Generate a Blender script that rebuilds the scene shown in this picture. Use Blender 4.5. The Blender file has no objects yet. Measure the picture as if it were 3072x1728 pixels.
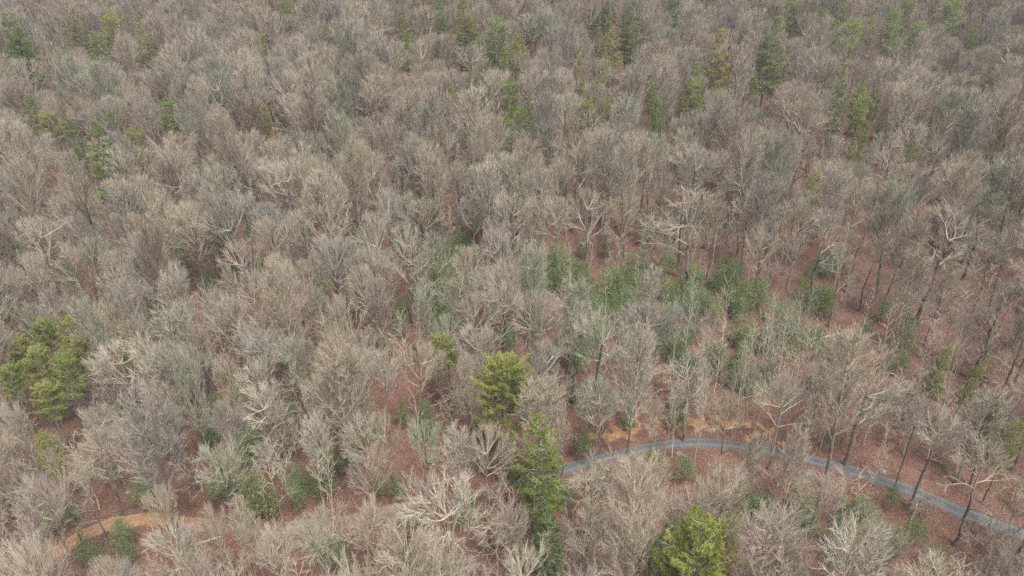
import bpy, math, random
import numpy as np
from mathutils import Vector

R = math.radians
# ------------------------------------------------------------------ camera, sky, sun, exposure
scene = bpy.context.scene
CAM = np.array([0.0, 0.0, 62.0])
PITCH = R(28.0)
FPX = 2048.0                       # focal length in pixels of the 3072 px wide photograph
cd = bpy.data.cameras.new('drone_camera')
cd.sensor_width = 36.0
cd.lens = 36.0 * FPX / 3072.0
cd.clip_start = 0.5
cd.clip_end = 3000.0
cam = bpy.data.objects.new('drone_camera', cd)
scene.collection.objects.link(cam)
cam.location = CAM
cam.rotation_euler = (R(90) - PITCH, 0, 0)
scene.camera = cam

SUN_EL, SUN_AZ = R(66), R(150)     # high, soft, behind a cloud sheet (azimuth clockwise from +Y)
world = bpy.data.worlds.new('World')
scene.world = world
world.use_nodes = True
wn = world.node_tree
bg = wn.nodes['Background']
sky = wn.nodes.new('ShaderNodeTexSky')
sky.sky_type = 'NISHITA'
sky.sun_disc = False
sky.sun_elevation = SUN_EL
sky.sun_rotation = SUN_AZ
sky.air_density = 1.0
sky.dust_density = 3.0
sky.ozone_density = 1.0
hs = wn.nodes.new('ShaderNodeHueSaturation')   # an overcast sky is nearly white
hs.inputs['Saturation'].default_value = 0.22
wn.links.new(sky.outputs[0], hs.inputs['Color'])
wn.links.new(hs.outputs[0], bg.inputs[0])
bg.inputs[1].default_value = 0.058
sd = bpy.data.lights.new('sun', 'SUN')
sd.energy = 1.5
sd.angle = R(22)
sd.color = (1.0, 0.985, 0.95)
sun = bpy.data.objects.new('sun', sd)
scene.collection.objects.link(sun)
sdir = Vector((math.sin(SUN_AZ) * math.cos(SUN_EL), math.cos(SUN_AZ) * math.cos(SUN_EL), math.sin(SUN_EL)))
sun.rotation_euler = sdir.to_track_quat('Z', 'Y').to_euler()
sun.location = (60, -80, 160)
vs = scene.view_settings
vs.view_transform = 'Standard'
vs.look = 'None'
vs.gamma = 1.0
vs.use_curve_mapping = False
vs.exposure = 2.2
scene.cycles.max_bounces = 3
scene.cycles.diffuse_bounces = 2
scene.cycles.transparent_max_bounces = 4
scene.cycles.use_denoising = False

# ------------------------------------------------------------------ terrain and pixel <-> place helpers
def ground_z(x, y):
    t = (y - 46.0) / 10.0
    ramp = 10.0 * np.log1p(np.exp(np.clip(t, -30, 30)))
    ramp = np.where(t > 30, y - 46.0, ramp)
    z = 0.205 * np.where(ramp > 420, 420 + 0.15 * (ramp - 420), ramp)
    z = z + 1.5 * np.sin(x / 47.0 + 0.6) * np.sin(y / 61.0 + 0.4) + 0.8 * np.sin(x / 19.0 + y / 33.0) + 0.4 * np.sin(x / 9.0 - y / 11.0 + 2.0)
    return z

CP, SP = math.cos(PITCH), math.sin(PITCH)
def pix_ray(px, py):
    u, v = (px - 1536.0) / FPX, (864.0 - py) / FPX
    d = np.array([u, CP + v * SP, -SP + v * CP])
    return d / np.linalg.norm(d)
def place(px, py, h=0.0):
    """ground point whose height-h tip is seen at that pixel"""
    d = pix_ray(px, py)
    t, hit = 15.0, 600.0
    while t < 600:
        p = CAM + d * t
        if p[2] < ground_z(p[0], p[1]) + h:
            hit = t
            break
        t += 1.0
    lo, hi = hit - 1.0, hit
    for _ in range(8):
        m = 0.5 * (lo + hi); p = CAM + d * m
        if p[2] < ground_z(p[0], p[1]) + h: hi = m
        else: lo = m
    p = CAM + d * hi
    return np.array([p[0], p[1], float(ground_z(p[0], p[1]))]), hi
def project(p):
    q = np.asarray(p, float) - CAM
    dep = q[..., 1] * CP - q[..., 2] * SP
    up = q[..., 1] * SP + q[..., 2] * CP
    dep_ = np.maximum(dep, 0.1)
    return 1536 + FPX * q[..., 0] / dep_, 864 - FPX * up / dep_, dep

# ------------------------------------------------------------------ materials
def new_mat(name):
    m = bpy.data.materials.new(name); m.use_nodes = True
    nt = m.node_tree
    for n in list(nt.nodes): nt.nodes.remove(n)
    out = nt.nodes.new('ShaderNodeOutputMaterial')
    return m, nt, out
def nd(nt, typ, **kw):
    n = nt.nodes.new(typ)
    for k, v in kw.items(): setattr(n, k, v)
    return n
def ramp(nt, fac, stops):
    r = nt.nodes.new('ShaderNodeValToRGB')
    while len(r.color_ramp.elements) < len(stops): r.color_ramp.elements.new(0.5)
    for e, (p, c) in zip(r.color_ramp.elements, stops):
        e.position = p; e.color = (*c, 1) if len(c) == 3 else c
    nt.links.new(fac, r.inputs[0])
    return r.outputs[0]
def mix(nt, a, b, fac, mode='MIX'):
    n = nt.nodes.new('ShaderNodeMix'); n.data_type = 'RGBA'; n.blend_type = mode
    n.clamp_factor = True
    for sock, v in ((n.inputs[0], fac), (n.inputs[6], a), (n.inputs[7], b)):
        if hasattr(v, 'is_output'): nt.links.new(v, sock)
        elif isinstance(v, (int, float)): sock.default_value = v
        else: sock.default_value = (*v, 1)
    return n.outputs[2]
def noise(nt, scale, detail=3, rough=0.55, coord='Object', w=None):
    tc = nt.nodes.new('ShaderNodeTexCoord')
    n = nt.nodes.new('ShaderNodeTexNoise')
    n.inputs['Scale'].default_value = scale; n.inputs['Detail'].default_value = detail; n.inputs['Roughness'].default_value = rough
    nt.links.new(tc.outputs[coord], n.inputs['Vector'])
    return n.outputs['Fac']
def attr(nt, name):
    a = nt.nodes.new('ShaderNodeAttribute'); a.attribute_name = name
    return a.outputs['Fac']
def mathn(nt, op, a, b=None, clamp=False):
    n = nt.nodes.new('ShaderNodeMath'); n.operation = op; n.use_clamp = clamp
    for sock, v in zip(n.inputs, (a, b)):
        if v is None: continue
        if hasattr(v, 'is_output'): nt.links.new(v, sock)
        else: sock.default_value = v
    return n.outputs[0]

TINTS = {'pale': (0.98, 0.93, 0.84), 'tan': (0.90, 0.81, 0.70), 'pink': (0.82, 0.72, 0.67),
         'grey': (0.72, 0.705, 0.68), 'green': (0.76, 0.79, 0.67), 'brown': (0.60, 0.52, 0.455)}

def bark_material(name, by_random=False):
    """Bark: dark rough bark on thick wood, pale lichen patches on the limbs, tan young twigs. 'rad' is the wood's own radius."""
    m, nt, out = new_mat(name)
    rad = attr(nt, 'rad')
    n2 = attr(nt, 'rnd'); n1 = n2
    trunk = ramp(nt, n2, [(0.0, (0.055, 0.048, 0.042)), (0.5, (0.135, 0.118, 0.10)), (1.0, (0.26, 0.24, 0.20))])
    limb = ramp(nt, n2, [(0.0, (0.22, 0.195, 0.16)), (0.5, (0.38, 0.355, 0.295)), (1.0, (0.54, 0.52, 0.445))])
    twig = ramp(nt, n1, [(0.0, (0.235, 0.213, 0.185)), (1.0, (0.46, 0.428, 0.372))])
    f1 = nt.nodes.new('ShaderNodeMapRange'); f1.inputs[1].default_value = 0.07; f1.inputs[2].default_value = 0.16
    nt.links.new(rad, f1.inputs[0])
    f2 = nt.nodes.new('ShaderNodeMapRange'); f2.inputs[1].default_value = 0.014; f2.inputs[2].default_value = 0.034
    nt.links.new(rad, f2.inputs[0])
    # lichen reaches down some trunks, others stay dark
    f1b = mathn(nt, 'ADD', f1.outputs[0], mathn(nt, 'MULTIPLY', mathn(nt, 'SUBTRACT', n1, 0.5), 0.9), clamp=True)
    f1c = mathn(nt, 'MULTIPLY', f1b, mathn(nt, 'MINIMUM', mathn(nt, 'MULTIPLY', f1.outputs[0], 5.0), 1.0))
    c = mix(nt, limb, trunk, f1c)
    c = mix(nt, twig, c, f2.outputs[0])
    oi = nt.nodes.new('ShaderNodeObjectInfo')
    if by_random:
        order = ['pale', 'tan', 'grey', 'tan', 'pink', 'pale', 'green', 'tan', 'brown', 'grey', 'pink', 'tan']
        tint = ramp(nt, oi.outputs['Random'], [(i / len(order), TINTS[k]) for i, k in enumerate(order)])
    else:
        tint = oi.outputs['Color']
    c = mix(nt, c, tint, 1.0, 'MULTIPLY')
    d = nt.nodes.new('ShaderNodeBsdfDiffuse'); d.inputs['Roughness'].default_value = 0.6
    nt.links.new(c, d.inputs[0]); nt.links.new(d.outputs[0], out.inputs[0])
    return m

def leaf_material(name, lo, mid, hi, translucent=0.3, rough=0.5):
    m, nt, out = new_mat(name)
    rnd = attr(nt, 'rnd')
    c = ramp(nt, rnd, [(0.0, lo), (0.5, mid), (1.0, hi)])
    oi = nt.nodes.new('ShaderNodeObjectInfo')
    c = mix(nt, c, oi.outputs['Color'], 1.0, 'MULTIPLY')
    p = nt.nodes.new('ShaderNodeBsdfPrincipled')
    p.inputs['Roughness'].default_value = rough
    p.inputs['Specular IOR Level'].default_value = 0.25
    nt.links.new(c, p.inputs['Base Color'])
    t = nt.nodes.new('ShaderNodeBsdfTranslucent'); nt.links.new(c, t.inputs[0])
    ms = nt.nodes.new('ShaderNodeMixShader'); ms.inputs[0].default_value = translucent
    nt.links.new(p.outputs[0], ms.inputs[1]); nt.links.new(t.outputs[0], ms.inputs[2]); nt.links.new(ms.outputs[0], out.inputs[0])
    return m

M_BARK = bark_material('bare_wood_bark')
M_BARK_FAR = bark_material('bare_wood_bark_of_the_mass', True)
M_PINE = leaf_material('pine_needles', (0.185, 0.20, 0.08), (0.34, 0.355, 0.135), (0.48, 0.485, 0.22), 0.45)
M_EVER = leaf_material('broad_evergreen_leaves', (0.11, 0.145, 0.07), (0.19, 0.235, 0.115), (0.30, 0.35, 0.19), 0.35, 0.5)
M_RUST = leaf_material('withered_russet_leaves', (0.26, 0.13, 0.06), (0.42, 0.22, 0.10), (0.55, 0.32, 0.16), 0.35, 0.7)

def litter_colors(nt, coord='Object'):
    mid_ = noise(nt, 0.7, 3, 0.65, coord); fine = noise(nt, 8.0, 2, 0.75, coord)
    a = ramp(nt, fine, [(0.25, (0.038, 0.023, 0.018)), (0.43, (0.090, 0.050, 0.038)), (0.55, (0.142, 0.080, 0.061)), (0.68, (0.22, 0.15, 0.12)), (0.8, (0.32, 0.26, 0.215))])
    b = ramp(nt, mid_, [(0.28, (0.62, 0.60, 0.60)), (0.5, (1.0, 0.92, 0.88)), (0.72, (1.0, 1.08, 1.08))])
    c = mix(nt, a, b, 1.0, 'MULTIPLY')
    return c, fine, mid_

def ground_material():
    m, nt, out = new_mat('red_brown_leaf_litter')
    c, fine, mid_ = litter_colors(nt)
    clay = ramp(nt, noise(nt, 2.2, 2, 0.7), [(0.3, (0.17, 0.090, 0.045)), (0.55, (0.28, 0.155, 0.075)), (0.75, (0.40, 0.25, 0.13))])
    f = mathn(nt, 'MULTIPLY', mathn(nt, 'SUBTRACT', mathn(nt, 'ADD', attr(nt, 'clay'), mathn(nt, 'MULTIPLY', mathn(nt, 'SUBTRACT', mid_, 0.5), 1.5)), 0.5), 5.0, clamp=True)
    c = mix(nt, c, clay, f)
    p = nt.nodes.new('ShaderNodeBsdfPrincipled'); p.inputs['Roughness'].default_value = 0.95; p.inputs['Specular IOR Level'].default_value = 0.1
    nt.links.new(c, p.inputs['Base Color'])
    b = nt.nodes.new('ShaderNodeBump'); b.inputs['Strength'].default_value = 0.9; b.inputs['Distance'].default_value = 0.12
    nt.links.new(fine, b.inputs['Height']); nt.links.new(b.outputs[0], p.inputs['Normal'])
    nt.links.new(p.outputs[0], out.inputs[0])
    return m
def road_material():
    m, nt, out = new_mat('grey_gravel')
    lit, fine, mid_ = litter_colors(nt)
    g = ramp(nt, noise(nt, 14.0, 3, 0.8), [(0.3, (0.07, 0.070, 0.073)), (0.5, (0.122, 0.122, 0.125)), (0.72, (0.21, 0.208, 0.208))])
    g = mix(nt, g, ramp(nt, noise(nt, 0.5, 3, 0.6), [(0.35, (0.80, 0.79, 0.78)), (0.65, (1, 1, 1))]), 1.0, 'MULTIPLY')
    e = attr(nt, 'edge')
    wheel = nt.nodes.new('ShaderNodeFloatCurve'); wheel.inputs['Factor'].default_value = 1.0
    cv = wheel.mapping.curves[0]; cv.points[0].location = (0, 0.0); cv.points[1].location = (1, 0.0); cv.points.new(0.3, 0.15); cv.points.new(0.5, 1.0); cv.points.new(0.72, 0.1); wheel.mapping.update()
    nt.links.new(e, wheel.inputs['Value'])
    g = mix(nt, mix(nt, g, (0.72, 0.71, 0.70), 1.0, 'MULTIPLY'), g, wheel.outputs[0])   # worn wheel lines
    f = mathn(nt, 'MULTIPLY', mathn(nt, 'SUBTRACT', mathn(nt, 'ADD', e, mathn(nt, 'MULTIPLY', mathn(nt, 'SUBTRACT', noise(nt, 1.8, 4, 0.75), 0.5), 2.2)), 0.72), 4.0, clamp=True)
    c = mix(nt, g, lit, f)
    p = nt.nodes.new('ShaderNodeBsdfPrincipled'); p.inputs['Roughness'].default_value = 0.9; p.inputs['Specular IOR Level'].default_value = 0.15
    nt.links.new(c, p.inputs['Base Color'])
    b = nt.nodes.new('ShaderNodeBump'); b.inputs['Strength'].default_value = 0.7; b.inputs['Distance'].default_value = 0.06
    nt.links.new(noise(nt, 14.0, 3, 0.8), b.inputs['Height']); nt.links.new(b.outputs[0], p.inputs['Normal'])
    nt.links.new(p.outputs[0], out.inputs[0])
    return m
def track_material():
    m, nt, out = new_mat('rutted_orange_clay')
    lit, fine, mid_ = litter_colors(nt)
    clay = ramp(nt, noise(nt, 3.0, 4, 0.7), [(0.3, (0.14, 0.080, 0.045)), (0.5, (0.23, 0.135, 0.070)), (0.75, (0.34, 0.22, 0.125))])
    mud = ramp(nt, noise(nt, 3.5, 3, 0.7), [(0.3, (0.10, 0.066, 0.052)), (0.7, (0.19, 0.135, 0.11))])
    cx = nt.nodes.new('ShaderNodeCombineXYZ'); nt.links.new(attr(nt, 'su'), cx.inputs[0]); nt.links.new(attr(nt, 'st'), cx.inputs[1])
    sn = nt.nodes.new('ShaderNodeTexNoise'); sn.inputs['Scale'].default_value = 1.0; sn.inputs['Detail'].default_value = 3; sn.inputs['Roughness'].default_value = 0.7
    nt.links.new(cx.outputs[0], sn.inputs['Vector'])
    streak = sn.outputs['Fac']                      # ruts and scrapes drawn out along the track
    c = mix(nt, clay, mud, mathn(nt, 'MAXIMUM', attr(nt, 'mud'), mathn(nt, 'MULTIPLY', mathn(nt, 'SUBTRACT', streak, 0.46), 5.0, clamp=True)))
    f = mathn(nt, 'MULTIPLY', mathn(nt, 'SUBTRACT', mathn(nt, 'ADD', attr(nt, 'edge'), mathn(nt, 'ADD', mathn(nt, 'MULTIPLY', mathn(nt, 'SUBTRACT', noise(nt, 1.5, 3, 0.75), 0.5), 1.6), mathn(nt, 'MULTIPLY', mathn(nt, 'SUBTRACT', streak, 0.5), 1.8))), 0.7), 4.0, clamp=True)
    c = mix(nt, c, lit, f)
    p = nt.nodes.new('ShaderNodeBsdfPrincipled'); p.inputs['Roughness'].default_value = 0.9; p.inputs['Specular IOR Level'].default_value = 0.15
    nt.links.new(c, p.inputs['Base Color'])
    b = nt.nodes.new('ShaderNodeBump'); b.inputs['Strength'].default_value = 0.6; b.inputs['Distance'].default_value = 0.08
    nt.links.new(fine, b.inputs['Height']); nt.links.new(b.outputs[0], p.inputs['Normal'])
    nt.links.new(p.outputs[0], out.inputs[0])
    return m

# ------------------------------------------------------------------ mesh helpers
def mesh_from(name, verts, faces4=None, faces3=None, attrs=None, mats=(), mat_idx=None, smooth=False):
    verts = np.asarray(verts, np.float32)
    parts = []
    if faces4 is not None and len(faces4): parts.append(np.asarray(faces4, np.int32))
    if faces3 is not None and len(faces3): parts.append(np.asarray(faces3, np.int32))
    me = bpy.data.meshes.new(name)
    me.vertices.add(len(verts)); me.vertices.foreach_set('co', verts.ravel())
    idx = np.concatenate([p.ravel() for p in parts])
    tot = np.concatenate([np.full(len(p), p.shape[1], np.int32) for p in parts])
    st = np.concatenate([[0], np.cumsum(tot)[:-1]]).astype(np.int32)
    me.loops.add(len(idx)); me.loops.foreach_set('vertex_index', idx)
    me.polygons.add(len(tot)); me.polygons.foreach_set('loop_start', st); me.polygons.foreach_set('loop_total', tot)
    for m in mats: me.materials.append(m)
    if mat_idx is not None: me.polygons.foreach_set('material_index', np.asarray(mat_idx, np.int32))
    me.polygons.foreach_set('use_smooth', np.full(len(tot), smooth))
    for k, v in (attrs or {}).items():
        a = me.attributes.new(k, 'FLOAT', 'POINT'); a.data.foreach_set('value', np.asarray(v, np.float32))
    me.update(calc_edges=True)
    return me
def link(name, me, parent=None):
    o = bpy.data.objects.new(name, me); scene.collection.objects.link(o)
    if parent is not None: o.parent = parent
    return o

class Geo:
    """collects tubes and leaf faces with per-vertex radius and random value"""
    def __init__(s): s.v, s.f4, s.f3, s.rad, s.rnd, s.n = [], [], [], [], [], 0
    def add(s, v, f4=None, f3=None, rad=0.01, rnd=0.5):
        v = np.asarray(v, np.float32).reshape(-1, 3)
        if f4 is not None and len(f4): s.f4.append(np.asarray(f4, np.int32) + s.n)
        if f3 is not None and len(f3): s.f3.append(np.asarray(f3, np.int32) + s.n)
        s.v.append(v); s.n += len(v)
        s.rad.append(np.broadcast_to(np.asarray(rad, np.float32), (len(v),)))
        s.rnd.append(np.broadcast_to(np.asarray(rnd, np.float32), (len(v),)))
    def empty(s): return s.n == 0
    def build(s, name, mats=(), mat_idx=None):
        return mesh_from(name, np.concatenate(s.v), np.concatenate(s.f4) if s.f4 else None, np.concatenate(s.f3) if s.f3 else None,
                         {'rad': np.concatenate(s.rad), 'rnd': np.concatenate(s.rnd)}, mats, mat_idx)
def unit(a): return a / np.maximum(np.linalg.norm(a, axis=-1, keepdims=True), 1e-9)
def frames(d):
    ref = np.where(np.abs(d[:, 2:3]) < 0.93, np.array([[0.0, 0.0, 1.0]]), np.array([[1.0, 0.0, 0.0]]))
    a = unit(np.cross(ref, d)); return a, np.cross(d, a)
def tubes(geo, p0, p1, d0, d1, r0, r1, sides, rnd=None):
    n = len(p0)
    if n == 0: return
    ang = np.arange(sides) * 2 * np.pi / sides
    def ring(p, d, r):
        a, b = frames(d)
        return p[:, None] + (a[:, None] * np.cos(ang)[None, :, None] + b[:, None] * np.sin(ang)[None, :, None]) * r[:, None, None]
    V = np.concatenate([ring(p0, d0, r0), ring(p1, d1, r1)], 1)
    k = np.arange(sides); k2 = (k + 1) % sides
    q = np.stack([k, k2, k2 + sides, k + sides], 1)
    F = (q[None] + (np.arange(n) * 2 * sides)[:, None, None]).reshape(-1, 4)
    geo.add(V.reshape(-1, 3), f4=F, rad=np.repeat(np.stack([r0, r1], 1), sides, axis=1).ravel(), rnd=0.5 if rnd is None else np.repeat(rnd, 2 * sides))
def cones(geo, p0, p1, r0, sides=3, rnd=None):
    n = len(p0)
    if n == 0: return
    ang = np.arange(sides) * 2 * np.pi / sides
    a, b = frames(unit(p1 - p0))
    ring = p0[:, None] + (a[:, None] * np.cos(ang)[None, :, None] + b[:, None] * np.sin(ang)[None, :, None]) * r0[:, None, None]
    V = np.concatenate([ring, p1[:, None]], 1)
    k = np.arange(sides)
    q = np.stack([k, (k + 1) % sides, np.full(sides, sides)], 1)
    F = (q[None] + (np.arange(n) * (sides + 1))[:, None, None]).reshape(-1, 3)
    geo.add(V.reshape(-1, 3), f3=F, rad=np.concatenate([np.repeat(r0[:, None], sides, 1), 0.3 * r0[:, None]], 1).ravel(), rnd=0.5 if rnd is None else np.repeat(rnd, sides + 1))

# ------------------------------------------------------------------ growing wood by space colonisation
def grow(rng, trunk_pts, attractors, step, kill, tropism=0.1, inertia=0.35, jitter=0.12, iters=90, influence=1e9):
    P = [np.array(p, float) for p in trunk_pts]
    par = [-1] + list(range(len(P) - 1))
    pos = np.array(P); D = unit(np.diff(pos, axis=0, prepend=pos[:1] - [[0, 0, 1]]))
    pos, par = list(pos), list(par); D = list(D)
    A = np.asarray(attractors, float)
    dist = np.linalg.norm(A[:, None] - np.array(pos)[None], axis=2)
    near = dist.argmin(1); nd_ = dist.min(1)
    nkids = {}
    up = np.array([0, 0, 1.0])
    for it in range(iters):
        if len(A) == 0: break
        act = nd_ < influence
        if not act.any(): break
        ids, inv = np.unique(near[act], return_inverse=True)
        base = np.array([pos[i] for i in ids])
        vec = unit(A[act] - np.array([pos[i] for i in near[act]]))
        s = np.zeros((len(ids), 3)); np.add.at(s, inv, vec)
        s = unit(s)
        dd = unit(s + inertia * np.array([D[i] for i in ids]) + tropism * up + rng.normal(0, jitter, s.shape))
        new = base + dd * step
        keep = []
        for k, i in enumerate(ids):
            kids = nkids.setdefault(i, [])
            if len(kids) >= 4 or any(np.linalg.norm(new[k] - pos[c]) < 0.35 * step for c in kids): continue
            keep.append(k)
        # points whose node can grow no more are dropped
        stuck = np.ones(len(ids), bool); stuck[keep] = False
        first = len(pos)
        for k in keep:
            nkids[ids[k]].append(len(pos)); pos.append(new[k]); par.append(int(ids[k])); D.append(dd[k])
        alive = np.ones(len(A), bool)
        if stuck.any():
            si = np.where(act)[0][stuck[inv]]
            alive[si[rng.random(len(si)) < 0.5]] = False
        if len(pos) > first:
            nn = np.array(pos[first:])
            d2 = np.linalg.norm(A[:, None] - nn[None], axis=2)
            j = d2.argmin(1); m = d2[np.arange(len(A)), j]
            upd = m < nd_
            near[upd] = first + j[upd]; nd_[upd] = m[upd]
        alive &= nd_ > kill
        A, near, nd_ = A[alive], near[alive], nd_[alive]
    return np.array(pos), np.array(par), np.array(D)

def radii(par, tip, base, expo=2.35):
    n = len(par)
    acc = np.zeros(n)
    kids = np.zeros(n, int)
    for i in range(1, n): kids[par[i]] += 1
    for i in range(n - 1, -1, -1):
        if acc[i] == 0: acc[i] = tip ** expo
        if par[i] >= 0: acc[par[i]] += acc[i]
    r = acc ** (1 / expo)
    # stretch so that the trunk foot has its real size and the tips stay fine
    k = math.log(base / tip) / math.log(max(r[0] / tip, 1.01))
    return tip * (r / tip) ** k, acc, kids

def smooth_nodes(pos, par, n_fixed, passes=2):
    n = len(pos)
    for _ in range(passes):
        cs = np.zeros((n, 3)); c = np.zeros(n)
        np.add.at(cs, par[1:], pos[1:]); np.add.at(c, par[1:], 1)
        m = (c > 0) & (np.arange(n) >= n_fixed)
        q = pos.copy()
        q[m] = 0.5 * pos[m] + 0.25 * pos[par[m]] + 0.25 * cs[m] / c[m][:, None]
        pos = q
    return pos

def tree_parts(rng, pos, par, base_r, tip_r, n_trunk, twig=None, leaf=None, limb_min=0.05, expo=2.35, r_given=None):
    """-> dict of Geo: trunk, limbs (list), crown, leaves"""
    n = len(pos)
    pos = smooth_nodes(pos, par, n_trunk, 2)
    r, acc, kids = radii(par, tip_r, base_r, expo)
    if r_given is not None: r = np.asarray(r_given)
    main = np.full(n, -1)
    for i in range(1, n):
        p = par[i]
        if main[p] < 0 or acc[i] > acc[main[p]]: main[p] = i
    D = np.zeros((n, 3)); D[1:] = unit(pos[1:] - pos[par[1:]]); D[0] = (0, 0, 1)
    # trunk: the leading chain from the foot
    in_trunk = np.zeros(n, bool); i = 0
    while i >= 0 and r[i] > max(limb_min, 0.35 * base_r):
        in_trunk[i] = True; i = main[i]
    limb_id = np.full(n, -1); nl = 0
    for i in range(1, n):
        if in_trunk[i]: continue
        p = par[i]
        if in_trunk[p] and r[i] > limb_min: limb_id[i] = nl; nl += 1
        elif limb_id[p] >= 0 and r[i] > limb_min: limb_id[i] = limb_id[p]
    r0 = r[np.maximum(par, 0)].copy(); d0 = D[np.maximum(par, 0)].copy()
    side = np.zeros(n, bool)
    for i in range(1, n):
        if main[par[i]] != i: side[i] = True
    r0[side] = np.minimum(r0[side] * 0.8, r[side] * 1.25); d0[side] = D[side]
    r0 = np.maximum(r0, r)
    if n_trunk > 1: r0[1] = r0[1] * 1.35     # root flare
    def emit(geo, sel):
        for lo, hi, s in ((0.10, 9, 8), (0.035, 0.10, 5), (0, 0.035, 3)):
            m = sel & (r0 > lo) & (r0 <= hi); m[0] = False
            ii = np.where(m)[0]
            tubes(geo, pos[par[ii]], pos[ii], d0[ii], D[ii], r0[ii], r[ii], s, rnd=nrnd[ii])
    nrnd = rng.random(n) * 0.5
    for i in range(1, n): nrnd[i] = 0.6 * nrnd[par[i]] + 0.8 * nrnd[i]
    nrnd = np.clip(nrnd, 0, 1)
    out = {'trunk': Geo(), 'limbs': [], 'crown': Geo(), 'leaves': Geo()}
    emit(out['trunk'], in_trunk)
    for l in range(nl):
        g = Geo(); emit(g, limb_id == l)
        if not g.empty(): out['limbs'].append(g)
    emit(out['crown'], ~in_trunk & (limb_id < 0))
    if twig:
        # branchlets of three bends on every fine branch, each with its own fan of twigs
        ln, per, spread, lift, rt, rmax, ntw = twig
        cand = np.where((r < rmax) & (np.arange(n) >= n_trunk))[0]
        cr = out['crown']
        ii = np.repeat(cand, per); m = len(ii)
        t = rng.random((m, 1)); p = pos[par[ii]] * (1 - t) + pos[ii] * t
        L = ln * rng.uniform(0.5, 1.25, (m, 1))
        rr = rt * 1.35 * rng.uniform(0.75, 1.3, m)
        kr = rng.random(m)
        d = unit(D[ii] + spread * rng.normal(0, 1, (m, 3)) + [0, 0, lift])
        pts, drs = [p], [d]
        for k in range(3):
            nd2 = unit(drs[-1] + 0.16 * rng.normal(0, 1, (m, 3)) + [0, 0, lift * 0.25])
            pts.append(pts[-1] + drs[-1] * L / 3); drs.append(nd2)
        tubes(cr, pts[0], pts[1], drs[0], drs[1], rr, rr * 0.85, 3, rnd=kr)
        tubes(cr, pts[1], pts[2], drs[1], drs[2], rr * 0.85, rr * 0.65, 3, rnd=kr)
        cones(cr, pts[2], pts[3], rr * 0.65, rnd=kr)
        for w in range(ntw):
            f = (w + rng.random((m, 1))) / ntw * 0.9 + 0.1
            b0 = np.where(f < 1 / 3, pts[0] + (pts[1] - pts[0]) * f * 3, np.where(f < 2 / 3, pts[1] + (pts[2] - pts[1]) * (f * 3 - 1), pts[2] + (pts[3] - pts[2]) * (f * 3 - 2)))
            dm = np.where(f < 1 / 3, drs[0], np.where(f < 2 / 3, drs[1], drs[2]))
            td = unit(dm + 0.5 * unit(rng.normal(0, 1, (m, 3))) + [0, 0, lift * 0.5])
            cones(cr, b0, b0 + td * L * (0.22 + 0.36 * rng.random((m, 1))), rr * 0.66, rnd=np.clip(kr + rng.normal(0, 0.2, m), 0, 1))
    if leaf:
        size, per, spread, rmax = leaf
        cand = np.where((r < rmax) & (np.arange(n) >= n_trunk))[0]
        ii = np.repeat(cand, per); m = len(ii)
        c = pos[ii] + rng.normal(0, spread, (m, 3))
        leaves(out['leaves'], rng, c, D[ii], size, rnd_key=np.repeat(rng.random(len(cand)), per))
    return out

def leaves(geo, rng, c, d, size, rnd_key, droop=0.0):
    m = len(c)
    ax = unit(d * 0.5 + rng.normal(0, 0.7, (m, 3)) + [0, 0, 0.15 - droop])
    nrm = unit(np.cross(ax, rng.normal(0, 1, (m, 3))) + [0, 0, 0.6])
    sd_ = unit(np.cross(ax, nrm))
    L = size * rng.uniform(0.6, 1.3, (m, 1)); W = L * 0.27
    a = c; b = c + ax * L * 0.5 + sd_ * W; e = c + ax * L; f = c + ax * L * 0.5 - sd_ * W
    V = np.stack([a, b, e, f], 1).reshape(-1, 3)
    F = np.arange(m * 4).reshape(m, 4)
    rn = np.clip(rnd_key * 0.6 + rng.random(m) * 0.4, 0, 1)
    geo.add(V, f4=F, rnd=np.repeat(rn, 4))

def needles(geo, rng, c, d, size, blades, key):
    """tufts of stiff needles round a twig tip"""
    m = len(c) * blades
    cc = np.repeat(c, blades, 0); dd = np.repeat(d, blades, 0)
    ax = unit(dd * 0.75 + rng.normal(0, 0.62, (m, 3)) + [0, 0, 0.25])
    L = size * rng.uniform(0.6, 1.25, (m, 1))
    sd_ = unit(np.cross(ax, rng.normal(0, 1, (m, 3)))) * size * 0.10
    V = np.stack([cc - sd_, cc + sd_, cc + ax * L], 1).reshape(-1, 3)
    rn = np.clip(np.repeat(key, blades) * 0.65 + rng.random(m) * 0.35, 0, 1)
    geo.add(V, f3=np.arange(m * 3).reshape(m, 3), rnd=np.repeat(rn, 3))

def trunk_line(rng, h, n, wob):
    z = np.linspace(0, h, n)
    off = np.cumsum(rng.normal(0, wob, (n, 2)), 0); off -= off[0]
    return np.column_stack([off, z])

def dome(rng, n, R_, z0, H, shell, lobes=5, flat=0.0):
    """points in an uneven dome between z0 and H"""
    a = rng.uniform(0, 2 * np.pi, n * 3); ct = rng.uniform(-0.25, 1, n * 3)
    ph = rng.uniform(0, 6.28, lobes); am = rng.uniform(0.04, 0.13, lobes)
    lump = 1 + sum(am[k] * np.sin((k + 1) * a + ph[k] + 2.5 * ct) for k in range(lobes))
    rr = rng.random(n * 3) ** (1 / shell) * lump
    st = np.sqrt(np.maximum(0, 1 - ct ** 2))
    zc = z0 + (H - z0) * 0.30
    x, y = R_ * st * np.cos(a) * rr, R_ * st * np.sin(a) * rr
    z = zc + np.where(ct > 0, (H - zc), (zc - z0) * 3.0) * ct * rr
    return np.column_stack([x, y, z])[z > z0][:n]

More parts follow.
